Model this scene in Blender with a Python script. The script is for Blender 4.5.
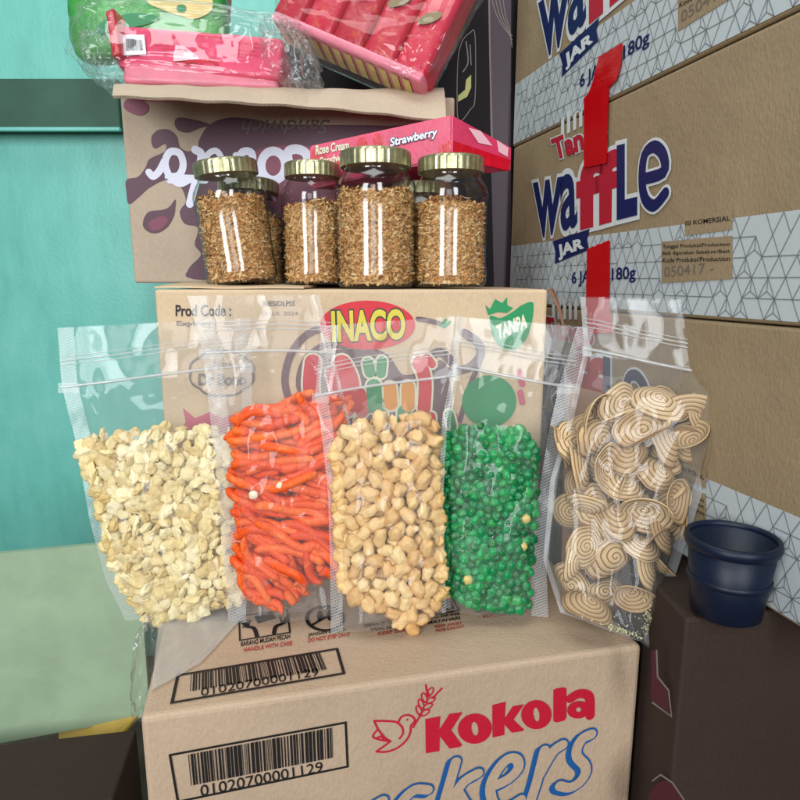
import bpy, bmesh, math, random
import numpy as np
from mathutils import Vector, Matrix, Euler, noise, geometry

random.seed(7); rng = np.random.default_rng(7)
scn = bpy.context.scene
for o in list(bpy.data.objects): bpy.data.objects.remove(o)
COL = scn.collection
PI = math.pi

# ------------------------------------------------------------------ camera
FPX, HOR, CZ = 628.0, 281.0, 0.75
PITCH = math.atan((400 - HOR) / FPX)
cam = bpy.data.cameras.new('camera'); cam_o = bpy.data.objects.new('camera', cam); COL.objects.link(cam_o)
cam_o.location = (0, 0, CZ); cam_o.rotation_euler = (PI/2 - PITCH, 0, 0)
cam.sensor_width = 36; cam.lens = 36 * FPX / 800; cam.clip_start = .01; cam.clip_end = 50
scn.camera = cam_o
scn.render.resolution_x = scn.render.resolution_y = 1024
scn.view_settings.view_transform = 'Standard'; scn.view_settings.look = 'None'
scn.view_settings.exposure = -0.14; scn.view_settings.gamma = 1
try:
    scn.cycles.transparent_max_bounces = 28; scn.cycles.max_bounces = 6; scn.cycles.diffuse_bounces = 3; scn.cycles.glossy_bounces = 3
    scn.cycles.caustics_reflective = False; scn.cycles.caustics_refractive = False
except Exception: pass

# ------------------------------------------------------------------ world and lamps
w = bpy.data.worlds.new('World'); scn.world = w; w.use_nodes = True
w.node_tree.nodes['Background'].inputs[0].default_value = (.80, .90, 1.0, 1)
w.node_tree.nodes['Background'].inputs[1].default_value = .14

def area(name, loc, target, sx, sy, power, color):
    l = bpy.data.lights.new(name, 'AREA'); l.shape = 'RECTANGLE'; l.size = sx; l.size_y = sy
    l.energy = power; l.color = color
    o = bpy.data.objects.new(name, l); COL.objects.link(o); o.location = loc
    o.rotation_euler = (Vector(target) - Vector(loc)).to_track_quat('-Z', 'Y').to_euler()
    return o
# daylight coming in on both sides of the photographer and from above
area('doorway_light_left', (-1.05, -1.35, 1.35), (0, .6, .75), .54, 1.5, 38, (.93, .97, 1.0))
area('doorway_light_right', (.52, -1.5, 1.45), (0, .6, .75), .44, 1.5, 29, (.93, .97, 1.0))
area('doorway_light_middle', (-.28, -1.8, 1.3), (0, .6, .75), .62, 1.3, 9, (1.0, .96, .97))
area('ceiling_light', (-.2, .42, 2.3), (0, .6, .5), 1.1, .8, 15, (.97, 1.0, .98))

# ------------------------------------------------------------------ helpers
def ray(px, py):
    x = (px - 400) / FPX; v = (py - 400) / FPX
    return Vector((x, math.cos(PITCH) - v * math.sin(PITCH), -math.sin(PITCH) - v * math.cos(PITCH)))
CAM = Vector((0, 0, CZ))
def at_Y(px, py, Y): d = ray(px, py); return CAM + d * (Y / d.y)
def at_Z(px, py, Z): d = ray(px, py); return CAM + d * ((Z - CZ) / d.z)
def on_plane(px, py, o, n): d = ray(px, py); return CAM + d * ((o - CAM).dot(n) / d.dot(n))
def proj(p):
    q = Vector(p) - CAM
    f = q.y * math.cos(PITCH) - q.z * math.sin(PITCH); u = q.y * math.sin(PITCH) + q.z * math.cos(PITCH)
    return 400 + FPX * q.x / f, 400 - FPX * u / f

def tag(o, label=None, cat=None, group=None, kind=None):
    if label: o['label'] = label
    if cat: o['category'] = cat
    if group: o['group'] = group
    if kind: o['kind'] = kind
    return o
def empty(name, loc, label=None, cat=None, group=None):
    o = bpy.data.objects.new(name, None); COL.objects.link(o); o.location = loc; o.empty_display_size = .02
    return tag(o, label, cat, group)
def origin_of(o):
    v = Vector((0, 0, 0))
    while o is not None: v += Vector(o.location); o = o.parent
    return v
def mesh_obj(name, verts, faces, mat, parent=None, smooth=False, loc=None, uvs=None):
    """verts in world space; parents are never rotated while building"""
    org = origin_of(parent) if parent else Vector(loc or (0, 0, 0))
    me = bpy.data.meshes.new(name)
    me.from_pydata([tuple(Vector(v) - org) for v in verts], [], faces)
    if uvs is not None:
        l = me.uv_layers.new(name='UVMap')
        for lp in me.loops: l.data[lp.index].uv = uvs[lp.vertex_index]
    if smooth: me.polygons.foreach_set('use_smooth', [True] * len(me.polygons))
    me.materials.append(mat); me.update()
    o = bpy.data.objects.new(name, me); COL.objects.link(o)
    if parent: o.parent = parent
    else: o.location = org
    return o
def bm_obj(name, bm, mat, parent=None, smooth=False, loc=None):
    bm.verts.ensure_lookup_table(); bm.verts.index_update()
    vs = [v.co.copy() for v in bm.verts]; fs = [[v.index for v in f.verts] for f in bm.faces]
    bm.free(); return mesh_obj(name, vs, fs, mat, parent, smooth, loc)
class MB:
    def __init__(s): s.v = []; s.f = []
    def add(s, vs, fs):
        k = len(s.v); s.v += [Vector(v) for v in vs]; s.f += [[i + k for i in f] for f in fs]
    def mark(s): s.g = getattr(s, 'g', []) + [(len(s.v), len(s.f))]
    def build(s, name, mat, parent=None, smooth=False, loc=None):
        g = sorted(set(getattr(s, 'g', []) + [(0, 0)])) + [(len(s.v), len(s.f))]
        o = None
        for (v0, f0), (v1, f1) in zip(g, g[1:]):          # every marked piece becomes a mesh of its own
            if f1 > f0: o = mesh_obj(name, s.v[v0:v1], [[i-v0 for i in f] for f in s.f[f0:f1]], mat, parent, smooth, loc)
        return o

# ------------------------------------------------------------------ materials
def s2l(c): return tuple(((x/255)/12.92 if x/255 <= .04045 else ((x/255+.055)/1.055)**2.4) for x in c)
def new_mat(name):
    m = bpy.data.materials.new(name); m.use_nodes = True; nt = m.node_tree; nt.nodes.clear()
    out = nt.nodes.new('ShaderNodeOutputMaterial'); return m, nt, out
def N(nt, t, **kw):
    n = nt.nodes.new('ShaderNode' + t)
    for k, v in kw.items(): setattr(n, k, v)
    return n
def math_n(nt, op, a, b=None, c=None):
    n = N(nt, 'Math', operation=op)
    for i, x in enumerate((a, b, c)):
        if x is None: continue
        if isinstance(x, (int, float)): n.inputs[i].default_value = x
        else: nt.links.new(x, n.inputs[i])
    return n.outputs[0]
def mixc(nt, f, a, b):
    n = N(nt, 'Mix', data_type='RGBA')
    for s, x in ((n.inputs[0], f), (n.inputs[6], a), (n.inputs[7], b)):
        if isinstance(x, (int, float)): s.default_value = x
        elif isinstance(x, tuple): s.default_value = (*x[:3], 1)
        else: nt.links.new(x, s)
    return n.outputs[2]
def tex(nt, scale, detail=3, rough=.5, stretch=None, coord='Object'):
    tc = N(nt, 'TexCoord'); n = N(nt, 'TexNoise'); n.inputs['Scale'].default_value = scale
    n.inputs['Detail'].default_value = detail; n.inputs['Roughness'].default_value = rough
    if stretch:
        mp = N(nt, 'Mapping'); mp.inputs['Scale'].default_value = stretch
        nt.links.new(tc.outputs[coord], mp.inputs[0]); nt.links.new(mp.outputs[0], n.inputs[0])
    else: nt.links.new(tc.outputs[coord], n.inputs[0])
    return n.outputs[0]
def ramp(nt, f, stops):
    r = N(nt, 'ValToRGB'); e = r.color_ramp.elements
    while len(e) < len(stops): e.new(.5)
    for el, (p, c) in zip(e, stops): el.position = p; el.color = (*c[:3], 1)
    nt.links.new(f, r.inputs[0]); return r.outputs[0]
def bump(nt, h, dist, strength=1):
    b = N(nt, 'Bump'); b.inputs['Strength'].default_value = strength; b.inputs['Distance'].default_value = dist
    nt.links.new(h, b.inputs['Height']); return b.outputs[0]
def principled(nt, out, col, rough=.6, metal=0, nrm=None, spec=.5, sss=0, coat=0):
    p = N(nt, 'BsdfPrincipled')
    if isinstance(col, tuple): p.inputs['Base Color'].default_value = (*col[:3], 1)
    else: nt.links.new(col, p.inputs['Base Color'])
    if isinstance(rough, (int, float)): p.inputs['Roughness'].default_value = rough
    else: nt.links.new(rough, p.inputs['Roughness'])
    p.inputs['Metallic'].default_value = metal; p.inputs['Specular IOR Level'].default_value = spec
    if coat: p.inputs['Coat Weight'].default_value = coat; p.inputs['Coat Roughness'].default_value = .12
    if sss:
        p.inputs['Subsurface Weight'].default_value = sss; p.inputs['Subsurface Radius'].default_value = (.004, .003, .002)
        p.inputs['Subsurface Scale'].default_value = 1
    if nrm is not None: nt.links.new(nrm, p.inputs['Normal'])
    nt.links.new(p.outputs[0], out.inputs[0]); return p

def cardboard(name, c, dark=.82, rough=.75):
    c = s2l(c); m, nt, out = new_mat(name)
    f = tex(nt, 9, 5, .6); g = tex(nt, 420, 2, .6, (1, 1, .5)); s = tex(nt, 2.4, 2)
    f2 = math_n(nt, 'ADD', math_n(nt, 'MULTIPLY', f, .5), math_n(nt, 'ADD', math_n(nt, 'MULTIPLY', g, .35), math_n(nt, 'MULTIPLY', s, .25)))
    col = ramp(nt, f2, [(.35, tuple(x*dark for x in c)), (.72, tuple(min(1, x*1.08) for x in c))])
    tc = N(nt, 'TexCoord'); sp = N(nt, 'SeparateXYZ'); nt.links.new(tc.outputs['Object'], sp.inputs[0])
    flute = math_n(nt, 'SINE', math_n(nt, 'MULTIPLY', math_n(nt, 'ADD', sp.outputs[0], math_n(nt, 'MULTIPLY', sp.outputs[1], .3)), 2*PI/.0065))
    h = math_n(nt, 'ADD', math_n(nt, 'MULTIPLY', flute, .03), math_n(nt, 'ADD', g, math_n(nt, 'MULTIPLY', f, 7)))
    principled(nt, out, col, rough, 0, bump(nt, h, .0007, .7), .3)
    return m
def ink(name, c, rough=.55, wear=.15, paper=None):
    c = s2l(c); m, nt, out = new_mat(name)
    g = tex(nt, 300, 3, .7); p = s2l(paper) if paper else tuple(min(1, x*1.25+.03) for x in c)
    col = mixc(nt, math_n(nt, 'MULTIPLY', ramp(nt, g, [(.45, (0,0,0)), (.75, (1,1,1))]), wear), c, p)
    principled(nt, out, col, rough, 0, None, .35); return m
def plain(name, c, rough=.5, metal=0, spec=.5, var=.12, scale=30, bmp=0, coat=0):
    c = s2l(c); m, nt, out = new_mat(name); f = tex(nt, scale, 4, .6)
    col = ramp(nt, f, [(.3, tuple(x*(1-var) for x in c)), (.7, tuple(min(1, x*(1+var)) for x in c))])
    principled(nt, out, col, rough, metal, bump(nt, f, bmp) if bmp else None, spec, coat=coat); return m

def film(name, haze=.08, gloss=1.0, rough=.07, bscale=22, bdist=.004, tint=(1, 1, 1), hatch=None, stretch=None, refl=.055, dens=None):
    m, nt, out = new_mat(name)
    tr = N(nt, 'BsdfTransparent'); tr.inputs[0].default_value = (*tint, 1)
    df = N(nt, 'BsdfDiffuse'); df.inputs[0].default_value = (.86, .88, .88, 1)
    tl = N(nt, 'BsdfTranslucent'); tl.inputs[0].default_value = (.86, .88, .88, 1)
    ds = N(nt, 'MixShader'); ds.inputs[0].default_value = .4
    nt.links.new(df.outputs[0], ds.inputs[1]); nt.links.new(tl.outputs[0], ds.inputs[2])
    gl = N(nt, 'BsdfGlossy'); gl.inputs['Roughness'].default_value = rough
    f = tex(nt, bscale, 2, .5, stretch); f2 = tex(nt, bscale*3.1, 2, .5)
    n = bump(nt, math_n(nt, 'ADD', f, math_n(nt, 'MULTIPLY', f2, .07)), bdist)
    nt.links.new(n, gl.inputs['Normal'])
    lw = N(nt, 'LayerWeight'); lw.inputs[0].default_value = .5
    fac = lw.outputs['Facing']; p5 = math_n(nt, 'POWER', fac, 4.0)
    fr = math_n(nt, 'MULTIPLY', math_n(nt, 'ADD', math_n(nt, 'MULTIPLY', p5, .40), refl), gloss)
    hz = math_n(nt, 'ADD', haze, math_n(nt, 'MULTIPLY', math_n(nt, 'POWER', fac, 3), haze*2))
    pat = tex(nt, 14, 3, .6); hz = math_n(nt, 'MULTIPLY', hz, math_n(nt, 'ADD', .6, math_n(nt, 'MULTIPLY', pat, .8)))
    if hatch:
        tc = N(nt, 'TexCoord'); sp = N(nt, 'SeparateXYZ'); nt.links.new(tc.outputs['Object'], sp.inputs[0])
        def fam(a, b): return math_n(nt, 'SINE', math_n(nt, 'MULTIPLY', math_n(nt, 'ADD', math_n(nt, 'MULTIPLY', sp.outputs[0], a), math_n(nt, 'MULTIPLY', sp.outputs[2], b)), 2*PI/.0024))
        k = math_n(nt, 'MAXIMUM', fam(1, .75), fam(.35, -.9))
        k = math_n(nt, 'GREATER_THAN', k, .55)
        hz = math_n(nt, 'ADD', hz, math_n(nt, 'MULTIPLY', k, hatch))
    m1 = N(nt, 'MixShader'); nt.links.new(hz, m1.inputs[0]); nt.links.new(tr.outputs[0], m1.inputs[1]); nt.links.new(ds.outputs[0], m1.inputs[2])
    m2 = N(nt, 'MixShader'); nt.links.new(fr, m2.inputs[0]); nt.links.new(m1.outputs[0], m2.inputs[1]); nt.links.new(gl.outputs[0], m2.inputs[2])
    nt.links.new(m2.outputs[0], out.inputs[0]); return m

def food(name, stops, rough=.5, bscale=260, bdist=.0006, spec=.4, sss=0, spot=None, coat=0):
    """colour varies from piece to piece"""
    m, nt, out = new_mat(name)
    oi = N(nt, 'ObjectInfo'); ge = N(nt, 'NewGeometry')
    r = math_n(nt, 'FRACT', math_n(nt, 'ADD', oi.outputs['Random'], ge.outputs['Random Per Island']))
    f = tex(nt, 110, 4, .6)
    k = math_n(nt, 'ADD', math_n(nt, 'MULTIPLY', r, .72), math_n(nt, 'MULTIPLY', f, .28))
    col = ramp(nt, k, [(p, s2l(c)) for p, c in stops])
    if spot:
        g = tex(nt, 60, 3, .6); col = mixc(nt, math_n(nt, 'MULTIPLY', ramp(nt, g, [(.56, (0,0,0)), (.72, (1,1,1))]), spot[1]), col, s2l(spot[0]))
    b = tex(nt, bscale, 3, .6)
    principled(nt, out, col, rough, 0, bump(nt, b, bdist), spec, sss, coat); return m

M = {}
M['kok'] = cardboard('carton_tan', (190, 165, 139))
M['ina'] = cardboard('carton_sand', (212, 186, 152))
M['waf'] = cardboard('carton_olive_tan', (154, 134, 104))
M['cho'] = cardboard('carton_grey_tan', (192, 172, 150))
M['brown'] = cardboard('carton_brown', (150, 112, 88))
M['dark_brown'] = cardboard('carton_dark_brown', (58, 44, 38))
M['flute'] = plain('corrugated_edge', (120, 100, 80), .8, var=.3, scale=400)
M['black'] = ink('black_ink', (26, 23, 24)); M['greyink'] = ink('grey_ink', (110, 100, 92))
M['red'] = ink('crimson_ink', (190, 22, 50)); M['blue'] = ink('blue_ink', (28, 88, 150))
M['kokbg'] = M['kok']
M['redsmall'] = ink('small_red_ink', (170, 60, 50))
M['navy'] = ink('navy_ink', (24, 34, 84), .4); M['wred'] = ink('red_ink', (176, 34, 52), .4)
M['white'] = ink('white_ink', (208, 212, 212), .45, .12); M['line'] = ink('line_ink', (120, 124, 124))
M['band'] = ink('white_band_ink', (186, 194, 196), .45)
M['plum'] = ink('plum_ink', (98, 68, 80)); M['plumred'] = ink('plum_red_ink', (134, 74, 92)); M['lav'] = ink('pale_lettering', (222, 222, 236), .45)
M['ired'] = ink('logo_red_ink', (206, 48, 58)); M['yel'] = ink('yellow_ink', (214, 196, 70)); M['igreen'] = ink('green_ink', (34, 140, 84))
M['iplum'] = ink('grey_plum_ink', (104, 78, 84)); M['iorange'] = ink('orange_ink', (222, 150, 70)); M['ipink'] = ink('pink_ink', (196, 90, 112))
M['cream'] = ink('cream_ink', (220, 218, 190)); M['dgreen'] = ink('dark_green_ink', (40, 70, 60))
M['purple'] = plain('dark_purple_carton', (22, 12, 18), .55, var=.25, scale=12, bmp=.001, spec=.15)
M['purple2'] = ink('lit_edge_purple', (62, 42, 56), .45); M['bronze'] = ink('bronze_ink', (120, 106, 100), .4); M['olive'] = ink('olive_ink', (168, 164, 60), .3)
M['tealwall'] = None

# ------------------------------------------------------------------ drawing on flat faces
class Face:
    """a flat printed face: origin o, unit axes u (right) and v (up), outward normal n"""
    def __init__(s, o, u, v):
        s.o = Vector(o); s.u = Vector(u).normalized(); s.v = Vector(v).normalized(); s.n = s.u.cross(s.v); s.k = 0
    def uv(s, px, py):
        p = on_plane(px, py, s.o, s.n) - s.o; return (p.dot(s.u), p.dot(s.v))
    def P(s, a, b, h=0): return s.o + s.u * a + s.v * b + s.n * h
    def shift(s, d): f = Face(s.o + d, s.u, s.v); return f
BASE = .0006
def fill(mb, face, uvs, lvl=0):
    p = [Vector((a, b, 0)) for a, b in uvs]
    tris = geometry.tessellate_polygon([p])
    vs = [face.P(a, b, BASE + lvl * .0002) for a, b in uvs]
    fs = []
    for t in tris:
        q = list(t); nn = (vs[q[1]] - vs[q[0]]).cross(vs[q[2]] - vs[q[0]])
        if nn.dot(face.n) < 0: q.reverse()
        fs.append(q)
    mb.add(vs, fs)
def pfill(mb, face, pxs, lvl=0, smooth=False):
    uvs = [face.uv(*p) for p in pxs]
    if smooth: uvs = catmull(uvs, closed=True)
    fill(mb, face, uvs, lvl)
def pellipse(mb, face, cx, cy, rx, ry, lvl=0, n=36, rot=0):
    pts = []
    for i in range(n):
        a = 2*PI*i/n; x, y = rx*math.cos(a), ry*math.sin(a)
        pts.append((cx + x*math.cos(rot) - y*math.sin(rot), cy + x*math.sin(rot) + y*math.cos(rot)))
    pfill(mb, face, pts, lvl)
def catmull(p, closed=False, k=5):
    n = len(p); out = []
    if n < 3: return list(p)
    rngi = range(n) if closed else range(n-1)
    for i in rngi:
        if closed: a, b, c, d = p[(i-1) % n], p[i], p[(i+1) % n], p[(i+2) % n]
        else: a, b, c, d = p[max(i-1, 0)], p[i], p[i+1], p[min(i+2, n-1)]
        for j in range(k):
            t = j/k; r = []
            for q in range(2):
                r.append(.5*((2*b[q]) + (-a[q]+c[q])*t + (2*a[q]-5*b[q]+4*c[q]-d[q])*t*t + (-a[q]+3*b[q]-3*c[q]+d[q])*t**3))
            out.append(tuple(r))
    if not closed: out.append(tuple(p[-1]))
    return out
def stroke(mb, face, pxs, wpx, lvl=0, smooth=True, closed=False, uv_given=False):
    """ribbon along pixels, width in target pixels (converted to metres at the first point)"""
    a = face.uv(*pxs[0]); b = face.uv(pxs[0][0]+1, pxs[0][1]); c = face.uv(pxs[0][0], pxs[0][1]+1)
    sc = .5*(math.dist(a, b) + math.dist(a, c)); wd = wpx*sc/2
    p = [face.uv(*q) for q in pxs]
    if smooth: p = catmull(p, closed, 4)
    if closed: p = p + [p[0]]
    n = len(p)
    vs = []; fs = []
    for i in range(n):
        if closed: a, b = p[(i-1) % (n-1)], p[(i+1) % (n-1)] if i < n-1 else p[1]
        else: a, b = p[max(i-1, 0)], p[min(i+1, n-1)]
        c = p[i]; d1 = (c[0]-a[0], c[1]-a[1]); d2 = (b[0]-c[0], b[1]-c[1]); l1 = math.hypot(*d1); l2 = math.hypot(*d2)
        if l1 < 1e-9: d1, l1 = d2, l2
        if l2 < 1e-9: d2, l2 = d1, l1
        l1 = l1 or 1; l2 = l2 or 1
        nx, ny = -d1[1]/l1 - d2[1]/l2, d1[0]/l1 + d2[0]/l2; l = math.hypot(nx, ny) or 1
        mit = min(1.6, 2/l); nx, ny = nx/l*mit, ny/l*mit
        h = BASE + lvl*.0002 + i*1.5e-6
        vs += [face.P(p[i][0]+nx*wd, p[i][1]+ny*wd, h), face.P(p[i][0]-nx*wd, p[i][1]-ny*wd, h)]
        if i: k = 2*i; fs.append([k-2, k-1, k+1, k])
    if not closed:
        for e, s in ((0, -1), (n-1, 1)):
            a, b = (p[0], p[1]) if e == 0 else (p[n-1], p[n-2])
            ang = math.atan2(a[1]-b[1], a[0]-b[0]); k = len(vs); h = BASE + lvl*.0002 + e*1.5e-6
            m = 7
            for j in range(m):
                t = ang - PI/2 + PI*j/(m-1); vs.append(face.P(a[0]+wd*math.cos(t), a[1]+wd*math.sin(t), h))
            fs.append([k+j for j in range(m)])
    mb.add(vs, fs)
_tc = {}
def glyphs(s, bold=0, shear=0):
    key = (s, bold, shear)
    if key in _tc: return _tc[key]
    c = bpy.data.curves.new('t', 'FONT'); c.body = s; c.size = 1; c.offset = bold; c.shear = shear; c.resolution_u = 4
    c.fill_mode = 'BOTH' if False else c.fill_mode
    o = bpy.data.objects.new('t', c); COL.objects.link(o)
    dg = bpy.context.evaluated_depsgraph_get(); dg.update()
    me = bpy.data.meshes.new_from_object(o.evaluated_get(dg))
    vs = [(v.co.x, v.co.y) for v in me.vertices]; fs = [list(p.vertices) for p in me.polygons]
    bpy.data.objects.remove(o); bpy.data.curves.remove(c); bpy.data.meshes.remove(me)
    if bold or True:
        # bounding box of the un-thickened text keeps outline and fill in register
        xs = [v[0] for v in vs]; ys = [v[1] for v in vs]
    r = (vs, fs, (min(xs)+bold, min(ys)+bold, max(xs)-bold, max(ys)-bold)); _tc[key] = r; return r
def text(mb, face, s, quad, lvl=0, bold=0, shear=0, box=None):
    """quad: pixel corners bottom-left, bottom-right, top-right, top-left of the lettering"""
    vs, fs, (x0, y0, x1, y1) = glyphs(s, bold, shear)
    if box: x0, y0, x1, y1 = box
    q = [face.uv(*p) for p in quad]; out = []
    for x, y in vs:
        a = (x-x0)/(x1-x0); b = (y-y0)/(y1-y0)
        r = [q[0][i]*(1-a)*(1-b) + q[1][i]*a*(1-b) + q[2][i]*a*b + q[3][i]*(1-a)*b for i in range(2)]
        out.append(face.P(r[0], r[1], BASE + lvl*.0002))
    ff = []
    for f in fs:
        nn = (out[f[1]] - out[f[0]]).cross(out[f[2]] - out[f[0]])
        ff.append(f if nn.dot(face.n) >= 0 else f[::-1])
    mb.add(out, ff)
def barcode(mb, face, tl, tr, br, bl, n=58, seed=1, lvl=0):
    r = random.Random(seed); x = 0; q = [face.uv(*p) for p in (bl, br, tr, tl)]; bars = []
    while x < 1:
        wd = r.choice([.5, .5, 1, 1, 1.6, 2.2])/n*.62; bars.append((x, min(1, x+wd))); x += wd + r.choice([.4, .6, 1])/n*.62
    def B(a, b): return [q[0][i]*(1-a)*(1-b) + q[1][i]*a*(1-b) + q[2][i]*a*b + q[3][i]*(1-a)*b for i in range(2)]
    for a, b in bars: fill(mb, face, [B(a, 0), B(b, 0), B(b, 1), B(a, 1)], lvl)

def carton_body(name, face_o, u, d, W, D, H, mat, parent, bev=.003):
    """box: bottom-front-left corner face_o, u along the width, d into depth"""
    u = Vector(u); d = Vector(d); z = Vector((0, 0, 1)); bm = bmesh.new(); o = Vector(face_o)
    vs = [bm.verts.new(o + u*(W*a) + d*(D*b) + z*(H*c)) for a, b, c in ((0,0,0),(1,0,0),(1,1,0),(0,1,0),(0,0,1),(1,0,1),(1,1,1),(0,1,1))]
    for f in ((0,3,2,1),(4,5,6,7),(0,1,5,4),(1,2,6,5),(2,3,7,6),(3,0,4,7)): bm.faces.new([vs[i] for i in f])
    bmesh.ops.recalc_face_normals(bm, faces=bm.faces)
    bmesh.ops.bevel(bm, geom=list(bm.edges), offset=bev, segments=3, affect='EDGES', profile=.5)
    o_ = bm_obj(name, bm, mat, parent, False); return o_

# =================================================================== SETTING
def wallmat():
    m, nt, out = new_mat('teal_paint')
    f = tex(nt, 5, 5, .6); g = tex(nt, 160, 3, .6); s = tex(nt, 26, 3, .7, (1, 1, .25))
    k = math_n(nt, 'ADD', math_n(nt, 'MULTIPLY', f, .6), math_n(nt, 'MULTIPLY', s, .4))
    col = ramp(nt, k, [(.32, s2l((96, 178, 162))), (.5, s2l((112, 194, 180))), (.7, s2l((130, 206, 194)))])
    principled(nt, out, col, .38, 0, bump(nt, math_n(nt, 'ADD', g, math_n(nt, 'MULTIPLY', f, 2)), .0004), .5); return m
M['tealwall'] = wallmat()
WY = 1.16
def slab(name, x0, x1, y0, y1, z0, z1, mat, parent=None, bev=.001, loc=None):
    bm = bmesh.new(); bmesh.ops.create_cube(bm, size=1)
    for v in bm.verts: v.co = Vector(((x0+x1)/2 + v.co.x*(x1-x0), (y0+y1)/2 + v.co.y*(y1-y0), (z0+z1)/2 + v.co.z*(z1-z0)))
    if bev: bmesh.ops.bevel(bm, geom=list(bm.edges), offset=bev, segments=2, affect='EDGES', profile=.5)
    return bm_obj(name, bm, mat, parent, False, loc)
wl = slab('wall', -1.6, 1.6, WY, WY+.1, 0, 2.4, M['tealwall'], bev=0, loc=(0, WY, 0))
tag(wl, 'teal painted wall standing behind all the stacked cartons', 'wall')
wl['kind'] = 'structure'
M['floor'] = plain('dusty_floor', (92, 78, 68), .8, var=.3, scale=18, bmp=.002)
fl = mesh_obj('floor', [(-4, -3, 0), (4, -3, 0), (4, 4, 0), (-4, 4, 0)], [[0, 1, 2, 3]], M['floor']); tag(fl, kind='structure')

# =================================================================== FRONT CARTON (crackers)
ZT = at_Y(400, 580, .64).z
c0 = at_Z(140, 718, ZT); c1 = at_Z(642.5, 645, ZT)
ku = (c1 - c0).normalized(); kd = Vector((-ku.y, ku.x, 0)); KW = (c1-c0).length
kroot = empty('cardboard_carton', (c0.x + ku.x*KW/2 + kd.x*.2, c0.y + ku.y*KW/2 + kd.y*.2, 0),
              'large tan carton with red lettering, bird logo and barcodes under the clear pouches', 'carton')
kb = Vector((c0.x, c0.y, 0))
carton_body('carton_body', kb, ku, kd, KW, .42, ZT, M['kok'], kroot, .0045)
KF = Face(Vector((c0.x, c0.y, 0)), ku, (0, 0, 1)); KT = Face(c0, ku, kd)
# red name
mb = MB()
pfill(mb, KF, [(360+.175*x, 660+.175*y) for x, y in ((372,335),(458,318),(452,395),(510,305),(585,295),(520,398),(582,482),(572,493),(510,503),(455,432),(452,517),(375,530))], 1)
mb.mark(); pfill(mb, KF, [(480+.175*x, 660+.175*y) for x, y in ((68,255),(145,235),(140,330),(185,262),(250,250),(190,338),(250,395),(243,403),(180,412),(138,366),(138,425),(70,440))], 1); mb.mark()
pfill(mb, KF, [(553.0, 689.5), (556, 688), (563, 686.8), (566, 687.8), (566, 717), (564, 720), (556, 722), (553, 720.5)], 1)
def ring(mb, face, cx, cy, rx, ry, ix, iy, rot=0, lvl=1, icx=None, icy=None, n=32):
    ro = []; ri = []
    icx = cx if icx is None else icx; icy = cy if icy is None else icy
    for i in range(n):
        a = 2*PI*i/n
        for L, (X, Y, x0, y0) in ((ro, (rx, ry, cx, cy)), (ri, (ix, iy, icx, icy))):
            x, y = X*math.cos(a), Y*math.sin(a)
            L.append(face.P(*face.uv(x0 + x*math.cos(rot)-y*math.sin(rot), y0 + x*math.sin(rot)+y*math.cos(rot)), BASE+lvl*.0002))
    mb.add(ro+ri, [[i, n+i, n+(i+1) % n, (i+1) % n] for i in range(n)])
mb.mark(); ring(mb, KF, 474.5, 728, 17, 15, 3.4, 7, -.15, 2); mb.mark(); ring(mb, KF, 536, 714, 15.2, 14.5, 3, 7, -.15, 2)
mb.mark(); stroke(mb, KF, [(570, 698), (578, 693.5), (586, 694), (589.5, 699), (589.8, 715)], 9.0, 1)
ring(mb, KF, 578, 709, 11.5, 8.6, 2.6, 2.4, -.15, lvl=3)
mb.build('brand_lettering', M['red'], kroot)
# bird and wheat
mb = MB(); Z = lambda x, y: (360 + .175*x, 660 + .175*y)
for pts in ([(80,345),(150,346),(205,352),(238,380),(244,415),(225,445)],
            [(80,345),(102,392),(140,440),(172,462)], [(172,462),(135,490),(92,520)], [(92,520),(145,522),(205,503),(258,462),(285,415),(290,372),(312,345),(298,320),(265,311),(232,325),(218,352)],
            [(312,345),(316,352),(303,382)], [(102,392),(72,433),(112,452),(172,462)], [(100,440),(120,432),(135,446)], [(303,382),(322,348),(345,312)], [(375,140),(378,165),(392,200)], [(466,160),(440,185),(415,215)]):
    sm = len(pts) > 3
    stroke(mb, KF, [Z(*p) for p in pts], 1.9, 1, sm)
for x, y, a in ((335,285,1.2),(368,298,-.5),(347,248,1.2),(385,262,-.5),(366,212,1.2),(402,226,-.5),(398,180,-1.0)):
    cx, cy = Z(x, y); pts = []
    for i in range(10):
        t = 2*PI*i/10; X, Y = 5.0*math.cos(t), 2.4*math.sin(t)
        pts.append((cx + X*math.cos(a)-Y*math.sin(a), cy + X*math.sin(a)+Y*math.cos(a)))
    stroke(mb, KF, pts, 1.3, 2, True, True)
cx, cy = Z(268, 338); pellipse(mb, KF, cx, cy, 1, 1, 2, 10)
mb.build('bird_logo', M['red'], kroot)
# blue script word (its lower half runs off the photo)
mbB = MB(); mbT = MB(); Z2 = lambda x, y: (480 + .175*x, 660 + .175*y)
S = [[Z2(*p) for p in [(632,418),(585,440),(552,490),(550,545),(592,592),(598,640),(560,695),(505,722),(452,712)]],
     [Z2(*p) for p in [(365,510),(345,590),(320,690),(285,800)]], [Z2(*p) for p in [(335,650),(380,570),(420,510),(468,478)]],
     [Z2(*p) for p in [(95,705),(165,668),(215,610),(205,560),(150,562),(85,640),(55,730),(85,830),(160,830),(230,790)]],
     [Z(*p) for p in [(545,575),(515,680),(480,800),(462,880)]], [Z(*p) for p in [(520,790),(590,690),(672,640)]], [Z(*p) for p in [(560,750),(610,830),(660,870)]],
     [Z(*p) for p in [(385,735),(310,735),(240,800),(215,870),(260,900)]], [Z(*p) for p in [(130,795),(70,830),(20,880)]]]
for s in S:
    stroke(mbB, KF, [(x-3.6, y+2.8) for x, y in s], 13.0, 1)
    stroke(mbB, KF, s, 13.0, 3)
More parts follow.
